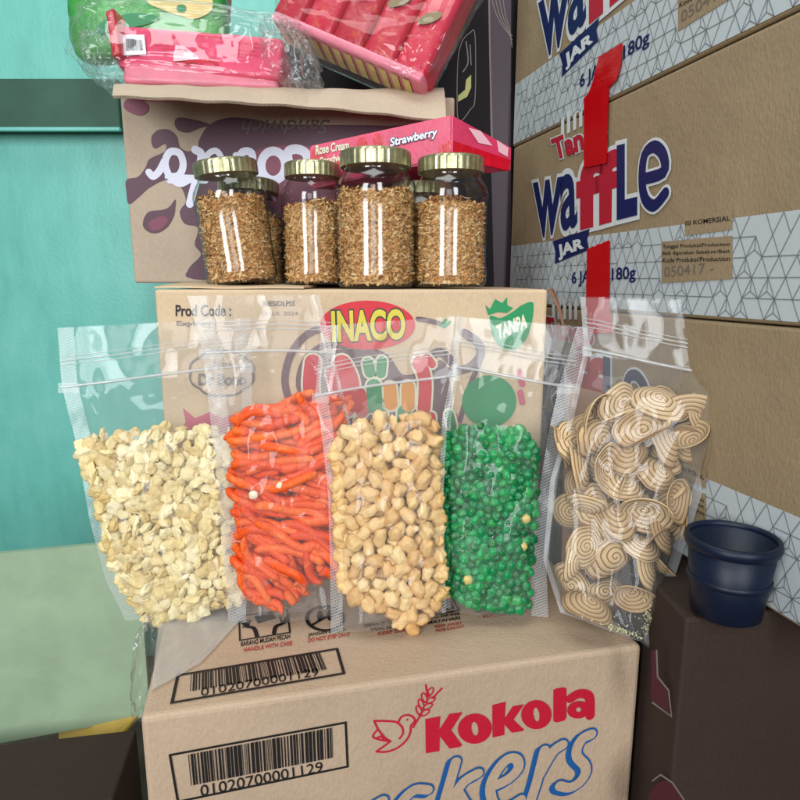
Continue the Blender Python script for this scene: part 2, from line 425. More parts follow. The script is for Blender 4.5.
for i, s in enumerate(S):
    stroke(mbT, KF, [(x-.2, y-.2) for x, y in s], 9.6, 6)
mbB.build('script_lettering', M['blue'], kroot); mbT.build('script_lettering_fill', M['kok'], kroot)
# barcodes, digits and frames
mb = MB()
stroke(mb, KF, [(170,754.5),(345.5,722),(347.5,766),(178,801)], 2.3, 1, False, True)
barcode(mb, KF, (188,754),(332,727),(333,757),(191,785), seed=3, lvl=1)
text(mb, KF, '01020700001129', [(201,796),(323,771),(322,761),(200,785)], 1, .005)
mb.build('printed_barcode', M['black'], kroot)
mb = MB()
stroke(mb, KT, [(178,676),(337,649.5),(344,674),(172,703.5)], 2.3, 1, False, True)
barcode(mb, KT, (191,675),(320,653),(327,670),(190,692), seed=3, lvl=1)
text(mb, KT, '01020700001129', [(201,697),(319,676),(318,668.5),(201,689)], 1, .005)
mb.build('printed_barcode', M['black'], kroot)
# handling marks on the top
mb = MB(); mr = MB()
stroke(mb, KT, [(239,617),(287,610),(290,633),(240,641)], 1.2, 1, False, True)
stroke(mb, KT, [(257,637),(254,629),(247,627),(242,622)], 3.0, 1); stroke(mb, KT, [(274,634),(276,627),(283,624),(287,618)], 3.0, 1)
for a, b in (((247,627),(243,628)),((247,626),(246,620)),((248,627),(250,621)),((283,624),(287,623)),((282,624),(280,618))): stroke(mb, KT, [a, b], 1.3, 2, False)
pfill(mb, KT, [(254,617),(272,613),(276,619),(258,624)], 1)
mb.mark(); text(mb, KT, 'BARANG MUDAH PECAH', [(241,647),(290,639),(290,634.5),(241,642.5)], 1, .02)
text(mr, KT, 'HANDLE WITH CARE', [(244,652.5),(292,645.5),(292,641.5),(244,648.5)], 1, .02)
mb.mark(); stroke(mb, KT, [(325+18*math.cos(t), 619+12*math.sin(t)) for t in np.linspace(0, 2*PI, 24)[:-1]], 2.6, 1, True, True)
pellipse(mb, KT, 320, 617, 3, 5.5, 2); pellipse(mb, KT, 330, 616, 3, 5.5, 2); stroke(mb, KT, [(312,626),(338,611)], 2.2, 3, False)
for i in range(4): pellipse(mb, KT, 316+i*2.6, 609.5-i*.3, 1, 1.2, 2, 8); pellipse(mb, KT, 327+i*2.4, 609-i*.3, 1, 1.2, 2, 8)
mb.mark(); text(mb, KT, 'JANGAN DIINJAK', [(308,638),(346,632),(346,628.5),(308,634)], 1, .02)
mr.mark(); text(mr, KT, 'DO NOT STEP ON IT', [(308,643),(350,636.5),(350,633),(308,639)], 1, .02)
mb.mark(); text(mb, KT, 'SIMPAN DI TEMPAT', [(364,628.5),(402,623),(402,619.5),(364,625)], 1, .02); text(mb, KT, 'YANG KERING', [(370,632),(404,627),(404,624),(370,629)], 1, .02)
mr.mark(); text(mr, KT, 'KEEP DRY', [(378,636),(408,632),(408,628.5),(378,633)], 1, .02)
mb.mark(); stroke(mb, KT, [(430,600),(452,597),(459,611),(436,615)], 1.5, 1, False, True); pfill(mb, KT, [(440,602),(450,600),(455,609),(444,611)], 1)
mb.mark(); text(mb, KT, 'LINDUNGI DARI SINAR', [(422,621),(460,615.5),(460,612.5),(422,618)], 1, .02); text(mb, KT, 'MATAHARI', [(428,625),(460,620),(460,617),(428,622)], 1, .02)
mr.mark(); text(mr, KT, 'KEEP AWAY', [(435,629),(462,625),(462,622),(435,626)], 1, .02); text(mr, KT, 'FROM SUNLIGHT', [(436,633),(464,628),(464,625.5),(436,630)], 1, .02)
mb.mark(); text(mb, KT, 'BATAS TUMPUKAN', [(476,613),(520,606),(520,603.5),(476,610.5)], 1, .02); mr.mark(); text(mr, KT, 'STACKING LIMIT', [(483,618.5),(528,613),(528,610),(483,615.5)], 1, .02)
mb.build('handling_symbols', M['black'], kroot); mr.build('handling_text', M['redsmall'], kroot)

# =================================================================== MIDDLE CARTON (jelly)
IY = .64; ZI = at_Y(350, 289.5, IY).z
il = at_Y(154, 290, IY); ir = at_Y(548, 290, IY)
iroot = empty('cardboard_carton', ((il.x+ir.x)/2, IY+.14, ZT), 'sand coloured carton with red oval logo standing behind the clear pouches and under the jars', 'carton')
carton_body('carton_body', (il.x, IY, ZT+.0005), (1,0,0), (0,1,0), ir.x-il.x, .30, ZI-ZT-.0005, M['ina'], iroot, .003)
IF = Face((il.x, IY, ZT), (1,0,0), (0,0,1))
mb = MB(); pellipse(mb, IF, 367.5, 325, 47.5, 24.5, 3); mb.build('logo_oval', M['ired'], iroot)
mb = MB(); text(mb, IF, 'INACO', [(333,341),(405,338),(404,310),(332,312)], 4, .075); mb.build('logo_lettering_outline', M['dgreen'], iroot)
mb = MB(); text(mb, IF, 'INACO', [(333,341),(405,338),(404,310),(332,312)], 6, .035); mb.build('logo_lettering', M['yel'], iroot)
mb = MB()
for s, wd in (([(330,326),(308,334),(292,352),(285,378),(290,400),(304,410),(318,402)], 7.5), ([(345,346),(322,346),(304,362),(299,385),(308,405)], 6),
              ([(418,319),(430,321),(441,324)], 5), ([(464,333),(478,343),(480,356),(468,368),(448,372)], 9), ([(480,362),(470,385),(460,420)], 5),
              ([(368,352),(385,358),(400,378),(420,376),(428,360),(440,352),(452,362)], 9)): stroke(mb, IF, s, wd, 1)
pfill(mb, IF, [(300,365),(335,350),(370,352),(390,372),(415,378),(440,360),(450,380),(446,430),(400,440),(340,435),(305,420)], 0, True)
mb.build('curl_print', M['iplum'], iroot)
def blobs(name, mat, L):
    mb = MB()
    for s, wd in L: mb.mark(); stroke(mb, IF, s, wd, 4)
    mb.build(name, mat, iroot)
RB = [([(313,362),(311,385),(314,408)], 16), ([(342,364),(350,384),(346,408)], 19), ([(331,372),(336,392)], 10), ([(360,394),(362,411)], 13), ([(419,362),(425,380),(424,408)], 13), ([(417,366),(426,358),(432,364)], 8), ([(431,416),(431,426)], 9)]
GB = [([(368,363),(370,372)], 11), ([(382,361),(381,373)], 10), ([(374,386),(375,406)], 15), ([(404,411),(404,424)], 13), ([(381,414),(382,424)], 13), ([(449,414),(452,426)], 9)]
OB = [([(390,388),(391,404)], 13), ([(408,387),(408,405)], 13), ([(360,420),(361,430)], 11), ([(330,415),(331,428)], 10)]
blobs('white_halo_print', M['cream'], [(q, w_+4) for q, w_ in RB + GB + OB])
for nm, mt, L in (('red_letter_print', M['ired'], RB), ('green_letter_print', M['igreen'], GB), ('orange_letter_print', M['iorange'], OB)):
    mb = MB()
    for s, wd in L: mb.mark(); stroke(mb, IF, s, wd, 6)
    mb.build(nm, mt, iroot)
mb = MB()
pfill(mb, IF, [(490,316),(500,318),(512,312),(522,305),(533,303),(531,325),(524,342),(511,351),(498,345),(491,331)], 1, True)
mb.mark(); pfill(mb, IF, [(485,305),(490,309),(495,299),(502,303),(507,297),(507,305),(513,308),(507,313),(498,312),(488,315)], 1)
mb.mark(); pellipse(mb, IF, 489, 401, 27, 26, 4); mb.mark(); stroke(mb, IF, [(442,326),(446,320)], 3, 2, False); stroke(mb, IF, [(444,327),(450,322)], 3, 2, False)
mb.build('green_badge_print', M['igreen'], iroot)
mb = MB(); text(mb, IF, 'TANPA', [(498,339),(527,327),(526,314),(496,326)], 4, .04); mb.build('badge_lettering', M['cream'], iroot)
mb = MB(); pfill(mb, IF, [(183,408),(195,418),(210,412),(222,418),(240,412),(248,430),(230,438),(205,432),(178,436),(186,422)], 1); mb.mark(); pfill(mb, IF, [(446,425),(456,412),(466,430)], 1)
mb.mark(); stroke(mb, IF, [(519,372),(522,384)], 6, 5); stroke(mb, IF, [(520,392),(522,402)], 6, 5); mb.build('pink_fruit_print', M['ipink'], iroot)
mb = MB(); text(mb, IF, 'Prod Code :', [(176,316),(231,316),(231,305),(176,305)], 1, .02); mb.mark(); text(mb, IF, 'INESIDLPSS', [(263,306),(295,306),(295,301),(263,301)], 1, .01)
mb.build('stamped_code', M['black'], iroot)
mb = MB(); text(mb, IF, 'Expired :', [(177,327),(216,327),(216,321),(177,321)], 1, .02); mb.mark(); text(mb, IF, '10 JUL 2024', [(262,316.5),(298,316.5),(298,311.5),(262,311.5)], 1, .0)
mb.mark(); pts = []
for i in range(48):
    t = 2*PI*i/48; r = 1 + .07*abs(math.sin(4*t)); pts.append((222 + 31*r*math.cos(t), 373 + 22*r*math.sin(t)))
stroke(mb, IF, pts, 2.4, 1, False, True)
text(mb, IF, 'Nata', [(214,367),(232,367),(232,361),(214,361)], 1, .01); text(mb, IF, 'Dr Bono', [(199,385),(246,385),(246,374),(199,374)], 1, .04)
mb.build('cloud_print', M['greyink'], iroot)
# lifted flaps of this carton
def sheet(name, pts, mat, parent, th=.003, loc=None, sub=1, wob=0):
    """a thin sheet given by a grid of world points (rows x cols) with real thickness"""
    R, Cn = len(pts), len(pts[0]); P = [[Vector(p) for p in r] for r in pts]; top = []; bot = []
    for i in range(R):
        for j in range(Cn):
            du = P[i][min(j+1, Cn-1)] - P[i][max(j-1, 0)]; dv = P[min(i+1, R-1)][j] - P[max(i-1, 0)][j]
            n = du.cross(dv).normalized() * (th/2); p = P[i][j]; top.append(p+n); bot.append(p-n)
    K = R*Cn; fs = []
    for i in range(R-1):
        for j in range(Cn-1):
            a, b, c, d = i*Cn+j, i*Cn+j+1, (i+1)*Cn+j+1, (i+1)*Cn+j; fs += [[a, b, c, d], [K+d, K+c, K+b, K+a]]
    for j in range(Cn-1): fs += [[j+1, j, K+j, K+j+1], [(R-1)*Cn+j, (R-1)*Cn+j+1, K+(R-1)*Cn+j+1, K+(R-1)*Cn+j]]
    for i in range(R-1): fs += [[i*Cn, (i+1)*Cn, K+(i+1)*Cn, K+i*Cn], [(i+1)*Cn+Cn-1, i*Cn+Cn-1, K+i*Cn+Cn-1, K+(i+1)*Cn+Cn-1]]
    return mesh_obj(name, top+bot, fs, mat, parent, False, loc)
def bil(q, R, Cn, fn=None):
    q = [Vector(x) for x in q]; out = []
    for i in range(R):
        t = i/(R-1); row = []
        for j in range(Cn):
            s = j/(Cn-1); p = q[0]*(1-s)*(1-t) + q[1]*s*(1-t) + q[2]*s*t + q[3]*(1-s)*t
            if fn: p = p + fn(s, t)
            row.append(p)
        out.append(row)
    return out
# side flap hanging open at the right-hand corner
a, b = at_Y(549, 289, .645), at_Y(563, 334, .66); c_, d_ = at_Y(561, 334, .72), at_Y(552, 289, .74)
sheet('side_flap', bil([a, b, c_, d_], 4, 8, lambda s, t: Vector((.004*math.sin(s*3), 0, 0))), M['brown'], iroot)
# top flap seen as a slightly lifted strip under the left jars
fz = ZI + .002
sheet('top_flap', bil([(il.x-.004, IY+.012, fz), (il.x+.15, IY+.002, fz-.0002), (il.x+.15, IY+.1, fz+.0008), (il.x-.004, IY+.1, fz+.004)], 4, 10, lambda s, t: Vector((0, 0, .0009*(1-s)*math.sin(s*9)))), M['ina'], iroot, .002)

# =================================================================== CHOCOLATE BISCUIT CARTON (printed upside down)
CY = .83; ZC = ZI + .006
cl = at_Y(134, 281, CY).x; cr = at_Y(452, 281, CY).x; ztop = at_Y(200, 97, CY).z
croot = empty('cardboard_carton', ((cl+cr)/2, CY+.12, ZC), 'upside down biscuit carton with plum splashes and pale script, flap drooping over the jars', 'carton')
carton_body('carton_body', (cl, CY, ZC), (1,0,0), (0,1,0), cr-cl, .25, ztop-ZC, M['cho'], croot, .003)
CF = Face((cl, CY, ZC), (1,0,0), (0,0,1)); ZZ = lambda x, y: (90+.3*x, .3*y)
mb = MB()
def zf(pts, lvl=1, sm=True): pfill(mb, CF, [ZZ(*p) for p in pts], lvl, sm)
zf([(365,465),(400,415),(470,392),(560,400),(640,415),(1000,420),(1180,450),(1180,920),(600,935),(345,930),(330,895),(370,850),(350,815),(360,760),(315,745),(300,705),(320,670),(300,620),(255,600),(200,625),(165,655),(130,680),(122,640),(122,600),(160,590),(185,560),(200,530),(250,505),(250,480),(215,495),(205,460),(225,435),(262,432),(290,455),(300,490),(330,505),(360,490)], 1, True)
mb.mark(); zf([(285,400),(300,392),(340,398),(400,415),(360,430),(330,442),(300,438),(284,420)], 2)
mb.mark(); zf([(182,725),(200,705),(240,700),(265,690),(285,665),(285,690),(280,720),(260,755),(230,775),(200,775),(178,755)], 2)
mb.build('splash_print', M['plum'], croot)
mb = MB()
zf([(560,500),(800,490),(1000,520),(1000,700),(700,760),(620,700),(560,640)], 3)
mb.mark(); zf([(120,335),(150,330),(190,345),(195,370),(170,385),(140,378),(115,360)], 3); mb.mark(); zf([(200,740),(240,720),(262,735),(235,765),(205,768)], 4)
mb.build('reddish_print', M['plumred'], croot)
mb = MB()
for s, wd in (([(198,575),(212,588),(232,572),(250,538)], 7.2), ([(262,590),(298,585),(312,550),(300,512),(268,508),(252,545),(268,590),(300,612),(330,600)], 7.2),
              ([(352,500),(372,515),(366,560),(350,620),(334,680)], 8.2), ([(268,600),(320,596),(385,600)], 7.8),
              ([(398,560),(392,520),(420,503),(440,530),(438,575),(420,590)], 6.0), ([(440,530),(448,560),(470,585),(490,560),(488,520)], 7.2), ([(488,545),(510,508),(540,512),(545,560),(560,590)], 7.6),
              ([(668,560),(660,510),(690,498),(722,515),(725,560),(700,590)], 9.2)):
    stroke(mb, CF, [ZZ(*p) for p in s], wd, 5)
cx, cy = ZZ(612, 553); stroke(mb, CF, [(cx+12*math.cos(t), cy+14.5*math.sin(t)) for t in np.linspace(0, 2*PI, 20)[:-1]], 8.6, 6, True, True)
mb.build('script_lettering', M['lav'], croot)
mb = MB(); text(mb, CF, 'Sandwich', [(330,120),(242,120),(242,135),(330,134)], 5, .0, .3); mb.build('small_script_lettering', M['greyink'], croot)  # word inked darker, carrying the shade under the flap
# drooping front flap
FYb = CY; fa = at_Y(121, 83, CY-.004); fb = at_Y(452, 96, CY-.004)
def frontedge(s):
    px = 113 + s*(446-113); py = 97 + 2*s + 26*max(0, s-.12)**1.25 + 2.5*math.sin(s*7)*.4
    return at_Y(px, py, CY - .115 + .05*min(1, max(0, s-.3)/.3))
rows = []
for i in range(7):
    t = i/6; r = []
    for j in range(30):
        s = j/29; back = Vector((cl-.002 + s*(cr-cl-.012), CY-.002, ztop+.004 + .004*s)); fr = frontedge(s)
        p = back.lerp(fr, t); p.z += .010*math.sin(t*PI)*(1-.3*s) + .0007*math.sin(s*40); r.append(p)
    rows.append(r)
sheet('carton_flap', rows, M['cho'], croot, .003)
# dark corrugation on the cut edge
mb = MB(); L = rows[-1]
for j in range(29):
    for k in range(6):
        p = L[j].lerp(L[j+1], (k+.2)/6); q = L[j].lerp(L[j+1], (k+.75)/6); o = Vector((0, -.0004, 0)); h = Vector((0, 0, .0010))
        n = Vector((0, -.0016, -.0004)); mb.add([p+o*4-h, q+o*4-h, q+o*4+h*(.5+random.random()*.5), p+o*4+h*.6], [[0, 1, 2, 3]])
mb.build('corrugated_edge', M['flute'], croot)

# =================================================================== TALL DARK CARTON BEHIND
DY = 1.0; dl = at_Y(396, 200, DY).x; dr = at_Y(513.5, 200, DY).x
droot = empty('dark_carton', ((dl+dr)/2, DY+.1, 0), 'tall glossy dark purple carton with curved pale lines, beside the waffle cartons', 'carton')
carton_body('carton_body', (dl, DY, 0), (1,0,0), (0,1,0), dr-dl, .13, 1.35, M['purple'], droot, .004)
DF = Face((dl, DY, 0), (1,0,0), (0,0,1))
mb = MB(); pfill(mb, DF, [(489,-40),(511,-40),(511,290),(494,290),(490,120)], 1); mb.build('lit_edge_strip', M['purple2'], droot)  # paler strip paints the shading of the rounded right edge
mb = MB(); stroke(mb, DF, [(489,0),(490,60),(492,140)], 1.6, 2)
for k in range(4): stroke(mb, DF, [(490+k*4,-8),(496+k*3,14),(505+k*1.5,30),(512,36+k*4)], .9, 3)
stroke(mb, DF, [(458,60),(462,42),(470,33),(475,36),(475,98),(470,110),(459,122),(457,100)], .8, 2, True, True)
stroke(mb, DF, [(466,42),(468,62),(463,72)], 1.2, 3); stroke(mb, DF, [(470,45),(471,65)], 1.0, 3)
mb.build('pale_line_print', M['bronze'], droot)
mb = MB(); pfill(mb, DF, [(458,96),(465,90),(466,80),(471,75),(471,88),(467,97),(458,102)], 3); mb.build('olive_emblem', M['olive'], droot)

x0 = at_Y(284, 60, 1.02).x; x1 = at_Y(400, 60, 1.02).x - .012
d2 = empty('dark_carton', ((x0+x1)/2, 1.08, 0), 'plain dark box added to fill the gap under the tilted crimson multipack', 'carton')  # dark box added to fill the dark gap behind the biscuit carton
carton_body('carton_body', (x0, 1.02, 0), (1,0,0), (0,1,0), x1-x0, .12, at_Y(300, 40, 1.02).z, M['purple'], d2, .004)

# =================================================================== WAFFLE CARTONS, RIGHT
far = at_Y(512.5, 148, .98); 
vd = ray(236 + 0, HOR); hd = Vector((vd.x, vd.y, 0)).normalized()      # direction into depth along the printed faces
wu = -hd                                                              # along the face, left to right in the photo
WF0 = Face(Vector((far.x, far.y, 0)), wu, (0, 0, 1))
zb1 = far.z; zb2 = CAM.z + (at_Y(515, 303.5, .98).z - CAM.z); HWC = zb1 - zb2
assert HWC > 0
wd_dir = Vector((hd.y, -hd.x, 0))     # to the right, away from the boxes
if wd_dir.x < 0: wd_dir = -wd_dir
pats = random.Random(5)
def waffle_carton(z0, label, slide, full=True):
    org = WF0.o + wu*slide
    root = empty('cardboard_carton', (org.x + wu.x*.3 + wd_dir.x*.15, org.y + wu.y*.3 + wd_dir.y*.15, z0), label, 'carton', 'olive tan waffle cartons stacked on the right')
    carton_body('carton_body', Vector((org.x, org.y, z0+.0008)), wu, wd_dir, .60, .30, HWC-.0012, M['waf'], root, .003)
    dz = Vector((0, 0, z0 - zb2)) + wu*slide
    F = WF0                                            # measured on the middle carton, then moved up or down with the carton
    G = Face(F.o, F.u, F.v)
    def done(mb, nm, mt):
        mb.v = [v + dz for v in mb.v]; mb.build(nm, mt, root)
    mb = MB(); W_ = .594; bh = None
    z_lo = F.uv(520, 303.0)[1]; z_hi = F.uv(513, 246)[1]; z_lo = zb2 + .004
    fill(mb, G, [(.004, z_lo), (W_, z_lo), (W_, z_hi), (.004, z_hi)], 0); done(mb, 'white_band', M['band'])
    mb = MB(); st = .0165; hh = st*math.sqrt(3)/2; r = random.Random(11)
    nr = int((z_hi-z_lo)/hh); hh = (z_hi-z_lo)/nr
    def seg(a, b):
        dx, dy = b[0]-a[0], b[1]-a[1]; l = math.hypot(dx, dy); nx, ny = -dy/l*.00042, dx/l*.00042
        mb.add([G.P(a[0]+nx, a[1]+ny, BASE+.0003), G.P(a[0]-nx, a[1]-ny, BASE+.0003), G.P(b[0]-nx, b[1]-ny, BASE+.0003), G.P(b[0]+nx, b[1]+ny, BASE+.0003)], [[0, 1, 2, 3]])
    for i in range(nr+1):
        for j in range(int(W_/st)-1):
            x = .012 + j*st + (i % 2)*st/2; y = z_lo + i*hh
            if r.random() < .8 and 0 < i < nr: seg((x, y), (x+st, y))
            if i < nr:
                if r.random() < .9: seg((x, y), (x+st/2, y+hh))
                if r.random() < .9 and j: seg((x, y), (x-st/2, y+hh))
                if r.random() < .35: seg((x+st/2, y+hh*.35), (x+st/2, y+hh)); seg((x, y), (x+st/2, y+hh*.35)); seg((x+st, y), (x+st/2, y+hh*.35))
    done(mb, 'line_pattern', M['line'])
    LET = (('W', [(538,235),(557,230),(561,181),(534,187)], 'n'), ('a', [(561,230),(576,225),(575,174),(560,179)], 'n'),
           ('f', [(579,226),(598,221),(598,160),(579,165)], 'r'), ('f', [(598,221),(616,216),(617,154),(598,159)], 'r'),
           ('L', [(618,215),(634,211),(634,147),(618,151)], 'n'))
    EP = [(641,180),(662,173),(662,156),(653,147.5),(643.5,156),(641,180),(644,199),(653,206),(664,194)]
    for nm, key, mt in (('navy_lettering', 'n', M['navy']), ('red_lettering', 'r', M['wred'])):
        mb = MB()
        for ch, q, k in LET:
            if k == key: text(mb, G, ch, q, 5 + (.6 if ch == 'L' else 0), .022 if ch == 'a' else .055)
        if key == 'n': mb.mark(); stroke(mb, G, EP, 8.6, 6)
        if key == 'r': mb.mark(); text(mb, G, 'Tango', [(557,166),(605,148),(604,119),(551,141)], 5, .04)
        done(mb, nm, mt)
    mb = MB()
    stroke(mb, G, EP, 12.5, 3.2)
    for i, (ch, q, k) in enumerate(LET): text(mb, G, ch, q, 2 + i*.3, .075 if ch == 'a' else .105, box=glyphs(ch, .022 if ch == 'a' else .055)[2])
    mb.mark(); text(mb, G, 'Tango', [(557,166),(605,148),(604,119),(551,141)], 1.5, .085, box=glyphs('Tango', .04)[2])
    mb.mark()
    for k in range(5):
        x = 560 + k*6.0; y = 112 - k*3.2
        pfill(mb, G, [(x, y+4), (x+3.2, y+2), (x+3.2, y+24), (x, y+26)], 1)
    done(mb, 'lettering_outline', M['white'])
    mb = MB(); pfill(mb, G, [(552,241.5),(589,229),(586,240),(588,250),(554,264),(555,253)], 3); 
    mb.mark(); text(mb, G, '6 JAR x 180g', [(571,287),(634,282),(634,266),(571,272)], 3, .02)
    done(mb, 'navy_banner', M['navy'])
    mb = MB(); text(mb, G, 'JAR', [(559,260),(583,251),(582,238.5),(557,246)], 5, .05); done(mb, 'banner_lettering', M['white'])
    mb = MB(); pfill(mb, G, [(660,283),(730,279),(730,236),(660,242)], 3); mb.mark(); pfill(mb, G, [(683,236),(730,230),(730,209),(683,218)], 3); done(mb, 'date_panel', M['waf'])
    mb = MB()
    for k, s in enumerate(('Tanggal Produksi/Production', 'Baik digunakan Sebelum/Best', 'Kode Produksi/Production')):
        text(mb, G, s, [(661.5,249.5+k*6.6),(728,247+k*6.9),(728,242.5+k*6.9),(661.5,245+k*6.6)], 5, .01)
    mb.mark(); text(mb, G, 'ISI KOMERSIAL', [(684,226),(728,221),(728,216),(684,221.5)], 5, .01)
    done(mb, 'date_lettering', M['black'])
    mb = MB(); text(mb, G, '050417 -', [(663,277),(712,273),(712,262),(663,267)], 5, -.005); done(mb, 'stamped_digits', M['greyink'])
    return root
w1 = waffle_carton(zb1, 'uppermost waffle carton of the right stack, red tape end stuck on its white band', .0)
w2 = waffle_carton(zb2, 'middle waffle carton of the right stack, whole navy and red lettering in view', .004)
w3 = waffle_carton(zb2 - HWC, 'lowest waffle carton of the right stack, seen through the pouch of spirals', .002)
def tapemat():
    m, nt, out = new_mat('red_tape'); f = tex(nt, 40, 3, .6, (1, 1, 4))
    p = principled(nt, out, s2l((206, 10, 22)), .2, 0, bump(nt, f, .0003), .5)
    tr = N(nt, 'BsdfTransparent'); tr.inputs[0].default_value = (1, .12, .12, 1); mx = N(nt, 'MixShader'); mx.inputs[0].default_value = .8
    nt.links.new(tr.outputs[0], mx.inputs[1]); nt.links.new(p.outputs[0], mx.inputs[2]); nt.links.new(mx.outputs[0], out.inputs[0]); return m
M['tape'] = tapemat()
def tape(name_pts, label):
    mb = MB(); F = Face(WF0.o, WF0.u, WF0.v); c = F.P(*F.uv(*name_pts[0][0]))
    top = []; pts = []
    for (a, b) in name_pts: pts.append((F.uv(*a), F.uv(*b)))
    nn = 8
    vs = []; fs = []
    R = []
    for i in range(len(pts)-1):
        for t in np.linspace(0, 1, 6, endpoint=(i == len(pts)-2)):
            (a, b), (c2, d) = pts[i], pts[i+1]
            R.append(((a[0]*(1-t)+c2[0]*t, a[1]*(1-t)+c2[1]*t), (b[0]*(1-t)+d[0]*t, b[1]*(1-t)+d[1]*t)))
    for i, (a, b) in enumerate(R):
        for j in range(nn+1):
            s = j/nn; x = a[0]*(1-s)+b[0]*s; y = a[1]*(1-s)+b[1]*s
            if i in (0, len(R)-1): y += .0007*math.sin(s*29+i) 
            vs.append(F.P(x, y, .0042 + .0007*noise.noise(Vector((x*60, y*60, 3)))))
    for i in range(len(R)-1):
        for j in range(nn): k = i*(nn+1)+j; fs.append([k, k+1, k+nn+2, k+nn+1][::-1])
    K = len(vs); vs += [v - F.n*.0003 for v in vs]; fs += [[K+q for q in f][::-1] for f in fs]
    o = mesh_obj('tape_strip', vs, fs, M['tape'], None, True, tuple(c)); tag(o, label, 'tape', 'red tape strips on the waffle cartons'); return o
tape([((602,57),(626,43)),((597,78),(624,66)),((592,93),(620,80)),((587,99),(612,88)),((587,168),(610,163))], 'upper strip of shiny red tape joining the uppermost and middle waffle cartons')
tape([((590,249),(613,240)),((589,305),(612,303)),((592,334),(617,333))], 'lower strip of shiny red tape running from the white band down onto the lowest carton')

# dark things under the right stack
zlow = zb2 - HWC - .0015
rroot = empty('dark_carton', (.42, .72, 0), 'very dark brown carton with thin pale outlines at the bottom right, below the waffle stack', 'carton')
carton_body('carton_body', Vector((.226, .455, 0)), Vector((.985, .17, 0)), Vector((-.035, .9994, 0)), .50, .60, zlow, M['dark_brown'], rroot, .003)
RF = Face((.226, .455, 0), (.985, .17, 0), (0, 0, 1)); mb = MB()
for s in ([(656,650),(657,676),(668,690),(671,716),(652,702)], [(652,780),(660,774),(672,782),(684,800),(690,830)]): mb.mark(); stroke(mb, RF, s, 1.6, 1, False)
mb.build('pale_outline_print', M['greyink'], rroot)
M['maroon'] = ink('maroon_ink', (70, 28, 34)); mb = MB(); pfill(mb, RF, [(651,650),(655,650),(656,676),(667,692),(669,712),(651,700)], .2); mb.mark(); pellipse(mb, RF, 665, 810, 19, 30, .2)
mb.build('maroon_print', M['maroon'], rroot)
M['bluetub'] = plain('blue_plastic', (6, 20, 42), .45, var=.15, scale=30, bmp=.0005, spec=.35)
tub = empty('plastic_tub', (.260, .462, zlow+.0012), 'dark blue plastic tub in the shade at the right, behind the pouch of spirals', 'tub')
def ring_lathe(prof, n, c):
    prof = [(r_*.84, z_) for r_, z_ in prof]
    vs = [Vector((c[0]+r_*math.cos(2*PI*i/n), c[1]+r_*math.sin(2*PI*i/n), c[2]+z_)) for r_, z_ in prof for i in range(n)]
    return vs, [[k*n+i, k*n+(i+1) % n, (k+1)*n+(i+1) % n, (k+1)*n+i] for k in range(len(prof)-1) for i in range(n)]
v_, f_ = ring_lathe([(.0005, .001), (.028, .001), (.031, .003), (.0385, .062), (.0365, .062), (.0295, .006), (.0005, .005)], 48, tub.location)
mesh_obj('tub_body', v_, f_, M['bluetub'], tub, True)
v_, f_ = ring_lathe([(.0383, .057), (.0405, .058), (.0418, .062), (.0405, .066), (.0375, .0665), (.0362, .063), (.0383, .0575)], 48, tub.location)
mesh_obj('tub_rim', v_, f_, M['bluetub'], tub, True)
v_, f_ = ring_lathe([(.0352, .030), (.0366, .031), (.0366, .034), (.0356, .035)], 48, tub.location)
mesh_obj('raised_band', v_, f_, M['bluetub'], tub, True)

# left-hand things low down
M['gboard'] = plain('pale_green_board', (154, 176, 146), .5, var=.10, scale=16, bmp=.001)
gx1 = at_Y(139, 640, .72).x; gz0 = at_Y(120, 722, .72).z; gz1 = at_Y(110, 548, .72).z
g = sheet('painted_board', bil([(gx1-.40, .66, gz0-.03), (gx1, .735, gz0), (gx1-.002, .745, gz1), (gx1-.40, .67, gz1-.01)], 2, 2), M['gboard'], None, .008, (gx1-.2, .70, gz0))
tag(g, 'pale green painted board standing left of the tan carton', 'board')
M['yellow'] = plain('yellow_board', (190, 160, 70), .6, var=.15, scale=20)
yb = sheet('yellow_panel', bil([at_Y(60, 812, .66), at_Y(88, 772, .66), at_Y(139, 716, .73), at_Y(60, 716, .73)], 3, 3), M['yellow'], None, .006, tuple(at_Y(90, 760, .70)))
tag(yb, 'yellow panel leaning under the green board at the lower left', 'panel')
b2 = empty('brown_carton', (-.45, .66, 0), 'dark brown carton on the floor at the lower left, beside the tan carton', 'carton')
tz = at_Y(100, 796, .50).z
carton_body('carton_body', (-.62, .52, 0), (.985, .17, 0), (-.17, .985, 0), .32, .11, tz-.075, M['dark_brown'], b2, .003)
# dark green ledge on the wall
M['dkgreen'] = plain('dark_green_paint', (44, 84, 66), .6, var=.2, scale=10)
lz1, lz0 = at_Y(100, 80, WY-.02).z, at_Y(100, 131, WY-.02).z
lg = slab('wall_ledge', -1.3, at_Y(121, 100, WY-.02).x, WY-.03, WY-.0005, lz0, lz1, M['dkgreen'], None, .003, (-.9, WY-.02, lz0)); tag(lg, 'dark green ledge fixed to the teal wall left of the biscuit carton', 'ledge')
slabc = slab('wall_trim', -1.3, at_Y(121, 100, WY-.02).x+.002, WY-.04, WY-.031, lz0-.004, lz0+.002, M['tealwall'], lg, .001)

